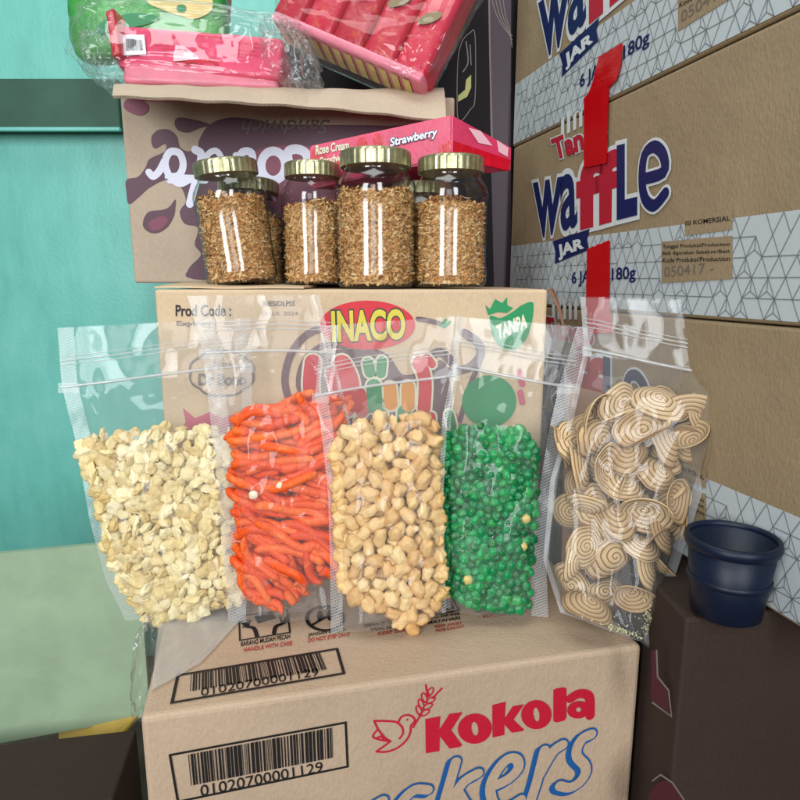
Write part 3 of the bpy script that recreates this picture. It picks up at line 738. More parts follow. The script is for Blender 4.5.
# =================================================================== THINGS ON THE BISCUIT CARTON
M['film'] = film('clear_pouch_film', .08, 1.0, .07, 12, .0019, stretch=(.7, 1, 1.5), refl=.021)
M['filmlow'] = film('clear_film_low', .05, 1.0, .06, 20, .0035, refl=.03)
M['seal'] = film('heat_seal', .16, 1.0, .14, 30, .0015, hatch=.36, refl=.022)
M['plainseal'] = film('plain_seal', .30, 1.0, .2, 30, .001, refl=.02); M['tab'] = film('zip_tab', .28, 1.0, .2, 60, .001, refl=.02)
M['zip'] = film('zip_ridge', .42, 1.3, .15, 60, .001)
M['wrap'] = film('crinkled_wrap', .035, 1.0, .08, 16, .006, refl=.034, stretch=(1, 1, 1.8))
M['pinkfoil'] = food('pink_wrapper', [(.1, (160, 4, 34)), (.5, (184, 6, 44)), (.9, (200, 16, 58))], .34, 25, .003, .6, spot=((206, 84, 48), .75))
M['pink'] = plain('pink_paper', (214, 62, 100), .35, var=.10, scale=30, bmp=.002)
M['palepink'] = plain('pale_pink_paper', (222, 124, 144), .35, var=.12, scale=30, bmp=.002)
M['crim'] = plain('crimson_foil', (200, 16, 40), .28, var=.2, scale=30, bmp=.003)
M['orangeprint'] = ink('orange_red_ink', (214, 58, 44)); M['wht'] = ink('white_label', (232, 234, 238)); M['pinkw'] = ink('pale_pink_ink', (240, 190, 200))
M['olivegrey'] = ink('olive_grey_ink', (134, 118, 84)); M['greenpack'] = plain('green_wrapper', (70, 160, 70), .3, var=.3, scale=35, bmp=.003); M['yelpack'] = plain('yellow_wrapper', (222, 200, 120), .4, var=.15, scale=30, bmp=.003)

def rbox(C0, ex, ey, ez, mat, name, parent, bev=.006, wob=.0, sub=2, loc=None, seed=0):
    """soft box: centre, three half-axis vectors"""
    bm = bmesh.new(); bmesh.ops.create_cube(bm, size=2)
    L = min(ex.length, ey.length, ez.length)
    for v in bm.verts: v.co = Vector((v.co.x*ex.length, v.co.y*ey.length, v.co.z*ez.length))
    bmesh.ops.bevel(bm, geom=list(bm.edges), offset=min(bev, L*.9), segments=3, affect='EDGES', profile=.5)
    bmesh.ops.subdivide_edges(bm, edges=[e for e in bm.edges if e.calc_length() > .012], cuts=6, use_grid_fill=True)
    bmesh.ops.triangulate(bm, faces=[f for f in bm.faces if len(f.verts) > 4])
    R = Matrix((ex.normalized(), ey.normalized(), ez.normalized())).transposed()
    for v in bm.verts:
        q = v.co.copy()
        if wob: q += q.normalized() * wob * noise.noise(q*45 + Vector((seed, 0, 0))) + q.normalized() * wob*.6 * noise.noise(q*120)
        v.co = R @ q + C0
    return bm_obj(name, bm, mat, parent, True, loc)
def frame(center, ex, up):
    ex = ex.normalized(); n = ex.cross(up).normalized(); uu = n.cross(ex).normalized(); return ex, n, uu
# --- pink packets in a clear bag, left
FZ = ztop + .012                                            # top of the flap / carton top
zt0 = at_Y(200, 86, .82).z
bag = empty('biscuit_bag', tuple(at_Y(205, 88, .84)), 'clear crinkled bag of flat pink biscuit packets with a white barcode sticker', 'bag')
def packet(pxl, pxr, Y0, Y1, thk_px, mat, nm, par, depth=.06, seed=0):
    a = at_Y(*pxl, Y0); b = at_Y(*pxr, Y1); c = (a+b)/2; ex = (b-a)/2; th = thk_px*.5*Y0/600
    e, n, u = frame(c, ex, Vector((0, .25, 1)))
    return rbox(c + n*depth*.5*(1 if n.y > 0 else -1), ex, n*depth*.5, u*th, mat, nm, par, .005, .0016, seed=seed), (c, e, n if n.y > 0 else -n, u, th)
p1, (pc, pe, pn, pu, pth) = packet((118,45), (282,58), .80, .80, 38, M['pink'], 'pink_packet', bag, .09, 1)
packet((122,72), (278,79), .79, .80, 17, M['palepink'], 'pale_pink_packet', bag, .10, 2)
PF = Face(pc - pn*.0012, pe, pu)
mb = MB(); pfill(mb, PF, [(119,36),(145,36),(147,55),(120,57)], 9); mb.build('barcode_sticker', M['wht'], p1)
mb = MB(); barcode(mb, PF, (127,40),(143,41),(144,52),(127,52), 26, 4, 11); mb.build('sticker_barcode', M['black'], p1)
mb = MB(); pfill(mb, PF, [(174,56),(176,46),(184,47),(196,55),(200,60),(174,62)], 5); stroke(mb, PF, [(176,60),(178,48),(186,49),(196,57)], 1.2, 6)
mb.build('white_emblem', M['pinkw'], p1)
mb = MB(); r = random.Random(3)
for k in range(5):
    y = 31 + k*3.8; x = 150
    while x < 270:
        l = r.uniform(5, 14)
        if r.random() < .6: stroke(mb, PF, [(x, y + (x-118)*.07), (x+l, y + (x+l-118)*.07)], .7, 5, False)
        x += l + 2
for k in range(7): pellipse(mb, PF, 185+k*5.2, 62+r.uniform(-2, 2), 2.6, 1.8, 5, 10)
mb.build('packet_print', M['crim'], p1)
rbox(at_Y(119, 38, .80), Vector((.005, 0, .002)), Vector((0, .016, 0)), Vector((-.002, 0, .024)), M['crim'], 'crimson_end_seam', bag, .002, .001)
def crinkle(name, C0, ex, ey, ez, mat, parent, amp=.3, seed=0, sub=5, power=.5, fr=2.0):
    bm = bmesh.new(); bmesh.ops.create_icosphere(bm, subdivisions=sub, radius=1)
    R = Matrix((ex, ey, ez)).transposed()
    for v in bm.verts:
        q = v.co.copy(); s = Vector([math.copysign(abs(x)**power, x) for x in q])
        o = Vector((seed*7.3, seed, 0))
        k = 1 + amp*(abs(noise.noise(q*fr + o))*-1.2 + .25 + .5*noise.noise(q*fr*2.4 + o) - .35*abs(noise.noise(q*fr*5 + o)))
        v.co = R @ (s*k) + C0
    return bm_obj(name, bm, mat, parent, True)
crinkle('clear_wrap', at_Y(200, 57, .835), Vector((.142, 0, -.012)), Vector((0, .064, 0)), Vector((.004, 0, .046)), M['wrap'], bag, .13, 2, 6, .5)
crinkle('bag_tail', at_Y(291, 58, .80), Vector((.030, 0, -.004)), Vector((0, .03, 0)), Vector((-.012, 0, .038)), M['wrap'], bag, .45, 4, 5, .8)
crinkle('bag_tail', at_Y(108, 62, .82), Vector((.022, 0, 0)), Vector((0, .04, 0)), Vector((-.004, 0, .03)), M['wrap'], bag, .4, 6, 5, .8)
# --- green and yellow packet behind it
gp = empty('snack_packet', tuple(at_Y(160, 60, .95)), 'green and yellow snack packet standing behind the pink packets at the top left', 'packet')
gc = at_Y(150, 18, .93); gb = rbox(gc, Vector((.105, 0, .004)), Vector((0, .025, 0)), Vector((0, 0, .055)), M['greenpack'], 'packet_body', gp, .02, .004)
GF = Face(gc + Vector((0, -.0262, 0)), (1,0,0), (0,0,1)); mb = MB()
pfill(mb, GF, [(150,-12),(178,-14),(208,-8),(212,10),(196,19),(180,16),(160,9),(148,2)], 4, True); mb.build('yellow_snack_print', M['yelpack'], gp)
mb = MB(); pellipse(mb, GF, 182, 9, 5, 4, 8); pfill(mb, GF, [(100,24),(130,14),(160,17),(150,24),(120,30),(100,34)], 6, True); mb.build('leaf_print', M['igreen'], gp)
rp = empty('snack_packet', tuple(at_Y(224, 30, .97)), 'small red and white sachet standing between the green packet and the teal wall', 'packet')
rbox(at_Y(222, 6, .97), Vector((.011, 0, .003)), Vector((0, .012, 0)), Vector((.004, 0, .040)), M['crim'], 'packet_body', rp, .006, .003)
RPF = Face(at_Y(222, 6, .957), (1,0,0), (0,0,1)); mb = MB()
for k in range(4): stroke(mb, RPF, [(217+k*2, -6+k*7), (226+k, -3+k*7)], 2, 2, False)
mb.build('pale_print', M['pinkw'], rp)
# --- big tilted pink multipack
mp = empty('biscuit_multipack', tuple(at_Y(400, 104, .80)), 'large tilted pack of crimson biscuit packets in shiny clear wrap at the top centre', 'multipack')
A = at_Y(266, 18, .84); B = at_Y(420, 84, .77); C2 = at_Y(457, 6, .79)
ea = (B-A); eb = (C2-B); nn = ea.cross(eb).normalized()
if nn.y > 0: nn = -nn
Q = [A, B]; nP = 5
up = (eb - ea.normalized()*eb.dot(ea.normalized())); upn = up.normalized(); Lup = .19
for k in range(nP):
    t0 = (k+.5)/nP; c = A + ea*t0 + (C2-B).normalized()*(Lup/2+.010) - nn*.026 
    sk = (C2-B).normalized()
    pk = rbox(c, ea.normalized()*(ea.length/nP/2*.96), sk*(Lup/2), nn*.024, M['pinkfoil'], 'biscuit_packet', mp, .008, .003, seed=k)
    PFk = Face(c + nn*.0262, ea.normalized(), nn.cross(ea.normalized()) if nn.cross(ea.normalized()).z > 0 else -nn.cross(ea.normalized()))
    mb1 = MB(); a1 = .5*ea.length/nP
    def EL(x, y, rx, ry, m, rot=.5, lvl=2):
        fill(m, PFk, [(x + rx*math.cos(t)*math.cos(rot) - ry*math.sin(t)*math.sin(rot), y + rx*math.cos(t)*math.sin(rot) + ry*math.sin(t)*math.cos(rot)) for t in np.linspace(0, 2*PI, 20)[:-1]], lvl)
    mb2 = MB(); EL(.001, -.030+.006*(k % 2), .015, .0065, mb2, .75, 3); mb2.build('olive_print', M['olivegrey'], pk)
cc = A + ea*.5 + (C2-B).normalized()*(Lup/2+.004) - nn*.026
crinkle('clear_wrap', cc, ea*.525, (C2-B).normalized()*(Lup*.54), nn*.034, M['wrap'], mp, .07, 9, 6, .36, 2.0)
rbox((A+B)/2 + upn*.010 - nn*.026, ea*.49, upn*.006, nn*.024, M['palepink'], 'biscuit_row', mp, .004, .002)
mb = MB(); SF = Face((A+B)/2 + upn*.0035 - nn*.026, ea.normalized(), nn)
if SF.n.dot(-upn) < 0: SF = Face(SF.o, -SF.u, SF.v)
for k in range(12): x = -ea.length*.45 + k*ea.length*.075; fill(mb, SF, [(x, -.018), (x+ea.length*.045, -.018), (x+ea.length*.045, .018), (x, .018)], 3)
mb.build('biscuit_print', M['yelpack'], mp)
bb = crinkle('plastic_scrap', at_Y(451, -2, .86), Vector((.016, 0, 0)), Vector((0, .012, 0)), Vector((0, 0, .012)), plain('bright_blue_plastic', (40, 120, 200), .3), None, .3, 3, 4)
bb.location = (0, 0, 0); tag(bb, 'bright blue plastic scrap peeping out behind the tilted crimson multipack', 'scrap')

# --- strawberry box behind the jars
sb = empty('biscuit_box', tuple(at_Y(410, 165, .80)), 'long pink strawberry cream biscuit box lying tilted behind the jar lids', 'box')
a = at_Y(309, 146, .745); b = at_Y(452, 114, .745); c = at_Y(512, 147, .80)
dn = Vector((0, .0, -.046)); ra = (b-a); ra_n = ra.normalized()
back = Vector((c.x-b.x, c.y-b.y, c.z-b.z))
vs = [a, b, b+dn, a+dn, a+back*.35+Vector((0,.02,0.012)), c, c+dn*.60, a+back*.35+dn+Vector((0,.02,0.012))]
bm = bmesh.new(); bv = [bm.verts.new(v) for v in vs]
for f in ((3,2,1,0),(2,6,5,1),(0,1,5,4),(3,7,6,2),(4,5,6,7),(0,4,7,3)): bm.faces.new([bv[i] for i in f])
bmesh.ops.recalc_face_normals(bm, faces=bm.faces); bmesh.ops.bevel(bm, geom=list(bm.edges), offset=.0015, segments=2, affect='EDGES')
bm_obj('box_body', bm, M['pink'], sb)
SFc = Face(a, ra_n, Vector((0, 0, 1)) - ra_n*ra_n.z)
mb = MB(); pfill(mb, SFc, [(440,146),(451,140),(451,160),(438,160)], 2); pfill(mb, SFc, [(312,152),(318,148),(330,158),(345,155),(340,166),(312,170)], 2, True)
for x, y in ((378,140),(362,144),(322,160),(347,165)):
    mb.mark()
    pellipse(mb, SFc, x, y, 5, 6.5, 3)
mb.build('strawberry_print', M['crim'], sb)
mb = MB(); text(mb, SFc, 'Rose Cream', [(316,155),(349,149),(349,141),(316,146)], 6, .03); text(mb, SFc, 'Sandwich', [(320,165),(350,159),(350,152),(320,158)], 6, .03); mb.build('cream_lettering', M['cream'], sb)
mb = MB(); text(mb, SFc, 'Strawberry', [(391,149),(438,138),(437,128),(389,139)], 6, .08, .25); mb.build('lettering_outline', M['navy'], sb)
mb = MB(); text(mb, SFc, 'Strawberry', [(391,149),(438,138),(437,128),(389,139)], 8, .03, .25); mb.build('script_lettering', M['wht'], sb)
bu = back.normalized(); SE = Face(b, bu, Vector((0, 0, 1)) - bu*bu.z)
if SE.n.y > 0: SE = Face(b, -bu, SE.v)
mb = MB(); pfill(mb, SE, [(453,141),(510,160),(508,171),(453,158)], 3); mb.build('red_end_band', M['crim'], sb)
mb = MB(); pfill(mb, SE, [(468,128),(480,131),(492,146),(478,143)], 2); pfill(mb, SE, [(496,140),(508,148),(507,157),(498,152)], 2); mb.build('pale_end_print', M['pinkw'], sb)

# =================================================================== JARS
def jarglass():
    m, nt, out = new_mat('jar_glass')
    tr = N(nt, 'BsdfTransparent'); lw = N(nt, 'LayerWeight'); lw.inputs[0].default_value = .5
    f3 = math_n(nt, 'POWER', lw.outputs['Facing'], 3.0)
    nt.links.new(mixc(nt, f3, (.97, .985, .975), (.42, .52, .47)), tr.inputs[0])
    gl = N(nt, 'BsdfGlossy'); gl.inputs['Roughness'].default_value = .10
    f = tex(nt, 25, 2); nt.links.new(bump(nt, f, .0004), gl.inputs['Normal'])
    fr = math_n(nt, 'ADD', math_n(nt, 'MULTIPLY', math_n(nt, 'POWER', lw.outputs['Facing'], 4.0), .5), .085)
    mx = N(nt, 'MixShader'); nt.links.new(fr, mx.inputs[0]); nt.links.new(tr.outputs[0], mx.inputs[1]); nt.links.new(gl.outputs[0], mx.inputs[2])
    nt.links.new(mx.outputs[0], out.inputs[0]); return m
M['glass'] = jarglass()
def lidmat():
    m, nt, out = new_mat('gold_lid'); f = tex(nt, 60, 3, .6)
    col = ramp(nt, f, [(.3, s2l((140, 138, 104))), (.7, s2l((196, 192, 152)))])
    principled(nt, out, col, .34, .8, bump(nt, f, .0006), .5); return m
M['lid'] = lidmat()
M['shallot'] = food('fried_shallot', [(.03, (120, 70, 32)), (.16, (180, 118, 62)), (.4, (216, 160, 98)), (.7, (232, 190, 130)), (.95, (244, 218, 168))], .5, 300, .0006, spot=((96, 52, 22), .5))
M['shallotcore'] = plain('shallot_core', (112, 70, 34), .8, var=.4, scale=200, bmp=.003)
def lathe(prof, n=48):
    vs = []; fs = []
    for r, z in prof:
        for i in range(n): a = 2*PI*i/n; vs.append(Vector((r*math.cos(a), r*math.sin(a), z)))
    for k in range(len(prof)-1):
        for i in range(n): j = (i+1) % n; fs.append([k*n+i, k*n+j, (k+1)*n+j, (k+1)*n+i])
    return vs, fs
JR, JH = .0415, .150
def jar_meshes():
    J = {}
    prof = [(.0005, .003), (.030, .0025), (.0375, .001), (.0400, .004), (.0415, .010), (.0415, .020), (.0404, .025), (.0400, .030), (.0402, .075), (.0404, .098), (.0415, .103), (.0416, .109), (.0400, .116), (.0365, .123), (.0335, .128), (.0325, .133), (.0335, .1335), (.0335, .147)]
    vs, fs = lathe(prof, 56); me = bpy.data.meshes.new('jar_body'); me.from_pydata(vs, [], fs); me.materials.append(M['glass'])
    me.polygons.foreach_set('use_smooth', [True]*len(me.polygons)); J['body'] = me
    n = 120; prof = [(.0350, .1335), (.0358, .1340), (.0358, .1475), (.0352, .1500), (.0335, .1512), (.0310, .1506), (.0005, .1506)]
    vs = []; fs = []
    for k, (r, z) in enumerate(prof):
        for i in range(n):
            a = 2*PI*i/n; rr = r - (.00045*(i % 4 < 2) if 1 <= k <= 2 else 0); vs.append(Vector((rr*math.cos(a), rr*math.sin(a), z)))
    for k in range(len(prof)-1):
        for i in range(n): j = (i+1) % n; fs.append([k*n+i, k*n+j, (k+1)*n+j, (k+1)*n+i])
    vs2, fs2 = lathe([(.0005, .1335), (.0350, .1335)], n); k0 = len(vs); vs += vs2; fs += [[q+k0 for q in f][::-1] for f in fs2]
    me = bpy.data.meshes.new('lid'); me.from_pydata(vs, [], fs); me.materials.append(M['lid']); J['lid'] = me
    return J
J = jar_meshes()
def shallots(seed, top=.112):
    r = random.Random(seed); vs = []; fs = []
    def flake(c, nrm, size):
        t = nrm.orthogonal().normalized(); t = Matrix.Rotation(r.uniform(0, 2*PI), 3, nrm) @ t; b = nrm.cross(t)
        L = size*r.uniform(.8, 1.9); Wd = size*r.uniform(.35, .8); curl = r.uniform(-1.3, 1.3); k0 = len(vs); nL = 4
        for i in range(nL+1):
            s = i/nL*2-1; wv = Wd*(1-.55*s*s)*r.uniform(.75, 1.2); zz = curl*(s*s)*L*.28
            for j in (-1, 0, 1):
                vs.append(c + t*(s*L*.5) + b*(j*wv*.5 + r.uniform(-.0003, .0003)) + nrm*(zz - .18*abs(j)*wv + r.uniform(-.0003, .0003)))
        for i in range(nL):
            for j in range(2): q = k0+i*3+j; fs.append([q, q+1, q+4, q+3])
    for i in range(6200):
        a = r.uniform(0, 2*PI); z = r.uniform(.005, top); R0 = .0372
        if z < .009: R0 = .0345
        rr = R0 - abs(r.gauss(0, .0020)) - .0004
        rad = Vector((math.cos(a), math.sin(a), 0)); nrm = (rad + Vector((r.gauss(0, .42), r.gauss(0, .42), r.gauss(0, .42)))).normalized()
        flake(rad*rr + Vector((0, 0, z)), nrm, r.choice([.0026, .003, .0038, .0046, .0058]))
    for i in range(420):
        a = r.uniform(0, 2*PI); rr = .036*math.sqrt(r.random()); nrm = (Vector((r.gauss(0, .5), r.gauss(0, .5), 1))).normalized()
        flake(Vector((rr*math.cos(a), rr*math.sin(a), top + r.uniform(-.003, .004) + .004*math.sin(a*2))), nrm, .0062)
    k0 = len(vs); v2, f2 = lathe([(.0005, .004), (.0330, .005), (.0338, .05), (.0338, top-.002), (.0005, top)], 24); vs += v2; fs += [[q+k0 for q in f] for f in f2]
    me = bpy.data.meshes.new('fried_shallots'); me.from_pydata([tuple(v) for v in vs], [], fs); me.materials.append(M['shallot'])
    return me
SH = [shallots(1, .105), shallots(2, .098)]
def jar(px, py, Y, sc, rot, tilt, label, slabel, k, z=None, hs=1):
    p = at_Y(px, py, Y); z = ZI + .0012 if z is None else z
    root = empty('snack_jar', (p.x, Y, z), label, 'jar', 'clear jars of fried shallots with gold lids'); root.rotation_euler = (0, tilt, rot); root.scale = (sc, sc, sc*hs)
    for nm in ('body', 'lid'):
        o = bpy.data.objects.new({'body': 'jar_body', 'lid': 'screw_lid'}[nm], J[nm]); COL.objects.link(o); o.parent = root
    s = bpy.data.objects.new('fried_shallots', SH[k]); COL.objects.link(s); s.location = root.location; s.rotation_euler = root.rotation_euler; s.scale = root.scale
    tag(s, slabel, 'fried shallots', None, 'stuff'); return root
jar(243.5, 290, .716, .95, .3, -.105, 'leftmost jar of fried shallots, leaning a little, in front of the plum splash print', 'golden brown fried shallot flakes filling the leftmost leaning jar', 0, ZI+.006, .90)
jar(315, 290, .728, .85, 1.4, 0, 'second jar from the left, smaller, set back between the leaning jar and the tallest jar', 'golden brown fried shallot flakes filling the second jar from the left', 1, ZI+.004, 1.02)
jar(376.5, 290, .692, 1.04, 2.3, 0, 'tallest looking jar of fried shallots, nearest the camera, third from the left', 'golden brown fried shallot flakes filling the nearest third jar', 0, None, .885)
jar(449, 290, .702, .985, 3.6, 0, 'rightmost jar of fried shallots, in front of the red end of the strawberry box', 'golden brown fried shallot flakes filling the rightmost jar', 1, None, .905)
jar(251, 290, .778, 1.0, 4.6, -.06, 'jar mostly hidden behind the leftmost leaning jar, only its right edge showing', 'shallot flakes in the mostly hidden jar behind the leftmost one', 1, None, .82)
jar(421, 290, .785, 1.0, 5.2, 0, 'hidden jar carrying the strawberry box, between and behind the two right jars', 'shallot flakes in the hidden jar under the strawberry box', 0, None, .80)

# =================================================================== POUCHES
class Pouch:
    def __init__(s, keys, Yb, Yt, yaw, H, poly, ctop, seal_l, seal_r):
        s.keys = keys; s.poly = poly; s.H = H; s.ctop = ctop; s.sl = seal_l; s.sr = seal_r
        kb, kt = keys[-1], keys[0]; cb = at_Y((kb[0]+kb[2])/2, (kb[1]+kb[3])/2, Yb); ct = at_Y((kt[0]+kt[2])/2, (kt[1]+kt[3])/2, Yt)
        upv = (ct-cb); upv.x = 0; rt = Vector((math.cos(yaw), math.sin(yaw), 0)); s.n = -(upv.cross(rt)).normalized()
        if s.n.y > 0: s.n = -s.n
        s.o = cb; s.u = (rt - s.n*rt.dot(s.n)).normalized(); s.v = s.n.cross(s.u)
        if s.v.z < 0: s.v = -s.v
    def lr(s, y):
        """left and right pixel x at pixel height y"""
        def it(ix, iy):
            ks = s.keys
            if y <= ks[0][iy]: return ks[0][ix]
            for a, b in zip(ks, ks[1:]):
                if y <= b[iy]: t = (y-a[iy])/max(1e-6, b[iy]-a[iy]); return a[ix]*(1-t)+b[ix]*t
            return ks[-1][ix]
        return it(0, 1), it(2, 3)
    def h(s, px, py):
        l, r = s.lr(py); q = (px-l-s.sl)/max(5, (r-l-s.sl-s.sr)); q = min(1, max(0, q)); prof = (max(0, 1-(2*q-1)**4))**.55 if 0 < q < 1 else 0
        top = s.keys[1][1] + (s.keys[1][3]-s.keys[1][1])*q; 
        if py < top: k = .10
        elif py < s.ctop: k = .12 + .88*((py-top)/(s.ctop-top))**1.3
        else: k = 1
        bot = max(s.keys[-1][1], s.keys[-1][3])
        if py > bot-40: k *= .55 + .45*max(0, (bot-py)/40)
        return .0008 + s.H*k*prof
    def pt(s, px, py, off=0): return on_plane(px, py, s.o, s.n) + s.n*off
    def ab(s, p): d = p - s.o; return d.dot(s.u), d.dot(s.v)
def lerpkeys(keys, t):
    seg = [0]
    for a, b in zip(keys, keys[1:]): seg.append(seg[-1] + math.hypot((a[0]+a[2]-b[0]-b[2])/2, (a[1]+a[3]-b[1]-b[3])/2))
    d = t*seg[-1]
    for i in range(len(keys)-1):
        if d <= seg[i+1] + 1e-9: k = (d-seg[i])/(seg[i+1]-seg[i]); return [keys[i][q]*(1-k)+keys[i+1][q]*k for q in range(4)]
    return list(keys[-1])
def build_pouch(P, label, seed, zip_keys=True, notch='r'):
    base = P.pt((P.keys[-1][0]+P.keys[-1][2])/2, max(P.keys[-1][1], P.keys[-1][3]))
    root = empty('snack_pouch', tuple(base), label, 'pouch', 'clear zip pouches of snacks leaning on the sand carton')
    R, Cn = 90, 46; rows = [lerpkeys(P.keys, i/(R-1)) for i in range(R)]
    front = []; 
    def wr(px, py):
        q = Vector((px*.035 + seed*5, py*.022, 0)); a = noise.noise(q*1.2)
        return .0026*a + .0016*(-abs(noise.noise(Vector((px*.05+py*.03+seed, py*.045-px*.02, seed))))) 
    def grid(s0, s1, sgn):
        g = []
        for i in range(R):
            lx, ly, rx, ry = rows[i]; W_ = rx-lx; a0 = s0(W_); a1 = s1(W_)
            for j in range(Cn):
                s = a0 + (a1-a0)*j/(Cn-1); px = lx+s*W_; py = ly+s*(ry-ly)
                hh = P.h(px, py); edge = min(1, hh/.004)
                g.append(P.pt(px, py, sgn*(hh + .0006) + wr(px, py)*edge*(1 if sgn > 0 else .6)))
        return g
    inL = lambda W_: P.sl/max(W_, 30); inR = lambda W_: 1-P.sr/max(W_, 30)
    fs = [[i*Cn+j, i*Cn+j+1, (i+1)*Cn+j+1, (i+1)*Cn+j][::-1] for i in range(R-1) for j in range(Cn-1)]
    mesh_obj('front_film', grid(inL, inR, 1), fs, M['film'], root, True)
    mesh_obj('back_film', grid(inL, inR, -1), [f[::-1] for f in fs], M['film'], root, True)
    # heat-sealed side strips
    for s0, s1 in ((lambda W_: 0, inL), (inR, lambda W_: 1)):
        vs = []; Cs = 5
        for i in range(R):
            lx, ly, rx, ry = rows[i]; W_ = rx-lx; a0, a1 = s0(W_), s1(W_)
            for j in range(Cs):
                s = a0 + (a1-a0)*j/(Cs-1); px = lx+s*W_; py = ly+s*(ry-ly)
                vs.append(P.pt(px, py, .0012*noise.noise(Vector((py*.03, seed*3 + a0*5, 0)))*(j/4 if a0 > .5 else 1-j/4) + .0010))
        K = len(vs); vs += [v - P.n*.0006 for v in vs]
        f1 = [[i*Cs+j, i*Cs+j+1, (i+1)*Cs+j+1, (i+1)*Cs+j][::-1] for i in range(R-1) for j in range(Cs-1)]
        mesh_obj('side_seal', vs, f1, M['plainseal' if seed == 5 else 'seal'], root, True)
    # zipper: two ridges
    for dy, wpx, nm in ((0, 1.5, 'zip_closure'), (-26, .7, 'top_ridge'), (-22, .5, 'top_ridge'), (-30, .4, 'top_ridge')):
        k = P.keys[1]; mb = MB(); pts = []
        for j in range(41):
            s = j/40; px = k[0]+s*(k[2]-k[0]); py = k[1]+s*(k[3]-k[1]) + dy*(1 if dy else 0) + 1.2*math.sin(s*5+seed)
            pts.append(P.pt(px, py, P.h(px, py) + .0014))
        rad = wpx*.0009; vs = []; fs2 = []
        for i, p in enumerate(pts):
            for q in range(6): a = 2*PI*q/6; vs.append(p + P.v*(rad*math.cos(a)) + P.n*(rad*math.sin(a)*.8))
            if i: 
                for q in range(6): q2 = (q+1) % 6; fs2.append([(i-1)*6+q, (i-1)*6+q2, i*6+q2, i*6+q])
        mesh_obj(nm, vs, fs2, M['zip'], root, True)
    # crushed tabs where the zip meets the seals
    k = P.keys[1]
    for side in (0, 1):
        px, py = (k[0]+P.sl*.5, k[1]+2) if side == 0 else (k[2]-P.sr*.5, k[3]+2)
        ws = (P.sl if side == 0 else P.sr)*.55 + 2; vs = []
        for i in range(5):
            for j in range(5): vs.append(P.pt(px+(j-2)/2*ws, py+(i-2)/2*5, .0026 + .0006*noise.noise(Vector((i*1.3, j*1.7, seed)))))
        mesh_obj('zip_end_tab', vs, [[i*5+j, i*5+j+1, (i+1)*5+j+1, (i+1)*5+j][::-1] for i in range(4) for j in range(4)], M['tab'], root, True)
    # folded bottom gusset
    vs = []; lx, ly, rx, ry = P.keys[-1]; G = 14
    for i in range(3):
        for j in range(G):
            s = j/(G-1); px = lx+s*(rx-lx); py = ly+s*(ry-ly); hh = P.h(px, py)
            vs.append(P.pt(px, py - 3, (1-i)*hh*(1-.0*i)))
    mesh_obj('bottom_gusset', vs, [[i*G+j, i*G+j+1, (i+1)*G+j+1, (i+1)*G+j] for i in range(2) for j in range(G-1)], M['filmlow'], root, True)
    return root
def inside(p, poly):
    x, y = p; r = False; n = len(poly)
    for i in range(n):
        x1, y1 = poly[i]; x2, y2 = poly[(i+1) % n]
        if (y1 > y) != (y2 > y) and x < (x2-x1)*(y-y1)/(y2-y1)+x1: r = not r
    return r
def pack(P, n, rad, dmax, iters=70, front=.25, seed=0, mind=1.75):
    """loose packing of n pieces behind the front film; returns world centres sorted front to back and depth"""
    r = np.random.default_rng(seed)
    xs = [p[0] for p in P.poly]; ys = [p[1] for p in P.poly]; pts = []
    pl = [P.ab(P.pt(*q)) for q in P.poly]
    ax = [p[0] for p in pl]; ay = [p[1] for p in pl]
    while len(pts) < n:
        q = (r.uniform(min(ax), max(ax)), r.uniform(min(ay), max(ay)))
        if inside(q, pl): pts.append((q[0], q[1], r.uniform(0, dmax)))
    X = np.array(pts); D = 2*rad*mind/2
    def hcur(X):
        out = []
        for a, b, d in X:
            px, py = proj(P.o + P.u*a + P.v*b); out.append(P.h(px, py))
        return np.array(out)
    for it in range(iters):
        d = X[:, None, :] - X[None, :, :]; L = np.sqrt((d**2).sum(-1)) + 1e-9; np.fill_diagonal(L, 9)
        push = np.clip(D-L, 0, None)/L*.5*.6; mv = (d*push[:, :, None]).sum(1); m = np.linalg.norm(mv, axis=1, keepdims=True); mv *= np.minimum(1, rad*.6/(m+1e-9))
        Y = X + mv; Y[:, 2] -= front*rad*.12; Y[:, 1] -= rad*.02
        Y[:, 2] = np.clip(Y[:, 2], 0, dmax)
        for i in range(n):
            if not inside((Y[i, 0], Y[i, 1]), pl): Y[i, :2] = X[i, :2]
        X = Y
    hh = hcur(X); out = []
    for (a, b, d), h_ in zip(X, hh):
        off = max(-h_+rad*.6, h_ - rad*.9 - min(d, 1.7*h_)); out.append((P.o + P.u*a + P.v*b + P.n*off, d))
    out.sort(key=lambda t: t[1]); return out

def lumpy(seed, sub, sx, sy, sz, amp, fr, bend=0, mat=None, name='piece'):
    bm = bmesh.new(); bmesh.ops.create_icosphere(bm, subdivisions=sub, radius=1)
    for v in bm.verts:
        q = v.co.copy(); k = 1 + amp*noise.noise(q*fr + Vector((seed*3.7, seed, 1))) + amp*.4*noise.noise(q*fr*2.7 + Vector((seed, 0, seed)))
        q *= k; q = Vector((q.x*sx, q.y*sy, q.z*sz))
        if bend: q.y += bend*(q.x*q.x)/sx
        v.co = q
    me = bpy.data.meshes.new(name); bm.to_mesh(me); bm.free(); me.polygons.foreach_set('use_smooth', [True]*len(me.polygons)); me.materials.append(mat); return me
def place(name, me, M4, label=None, cat=None, group=None):
    o = bpy.data.objects.new(name, me); COL.objects.link(o); o.matrix_world = M4
    return tag(o, label, cat, group)
def join_stuff(name, items, mat, label, cat):
    vs = []; fs = []
    for me, M4 in items:
        k = len(vs); vs += [M4 @ v.co for v in me.vertices]; fs += [[i+k for i in p.vertices] for p in me.polygons]
    o = mesh_obj(name, vs, fs, mat, None, True, tuple(vs[0])); return tag(o, label, cat, None, 'stuff')
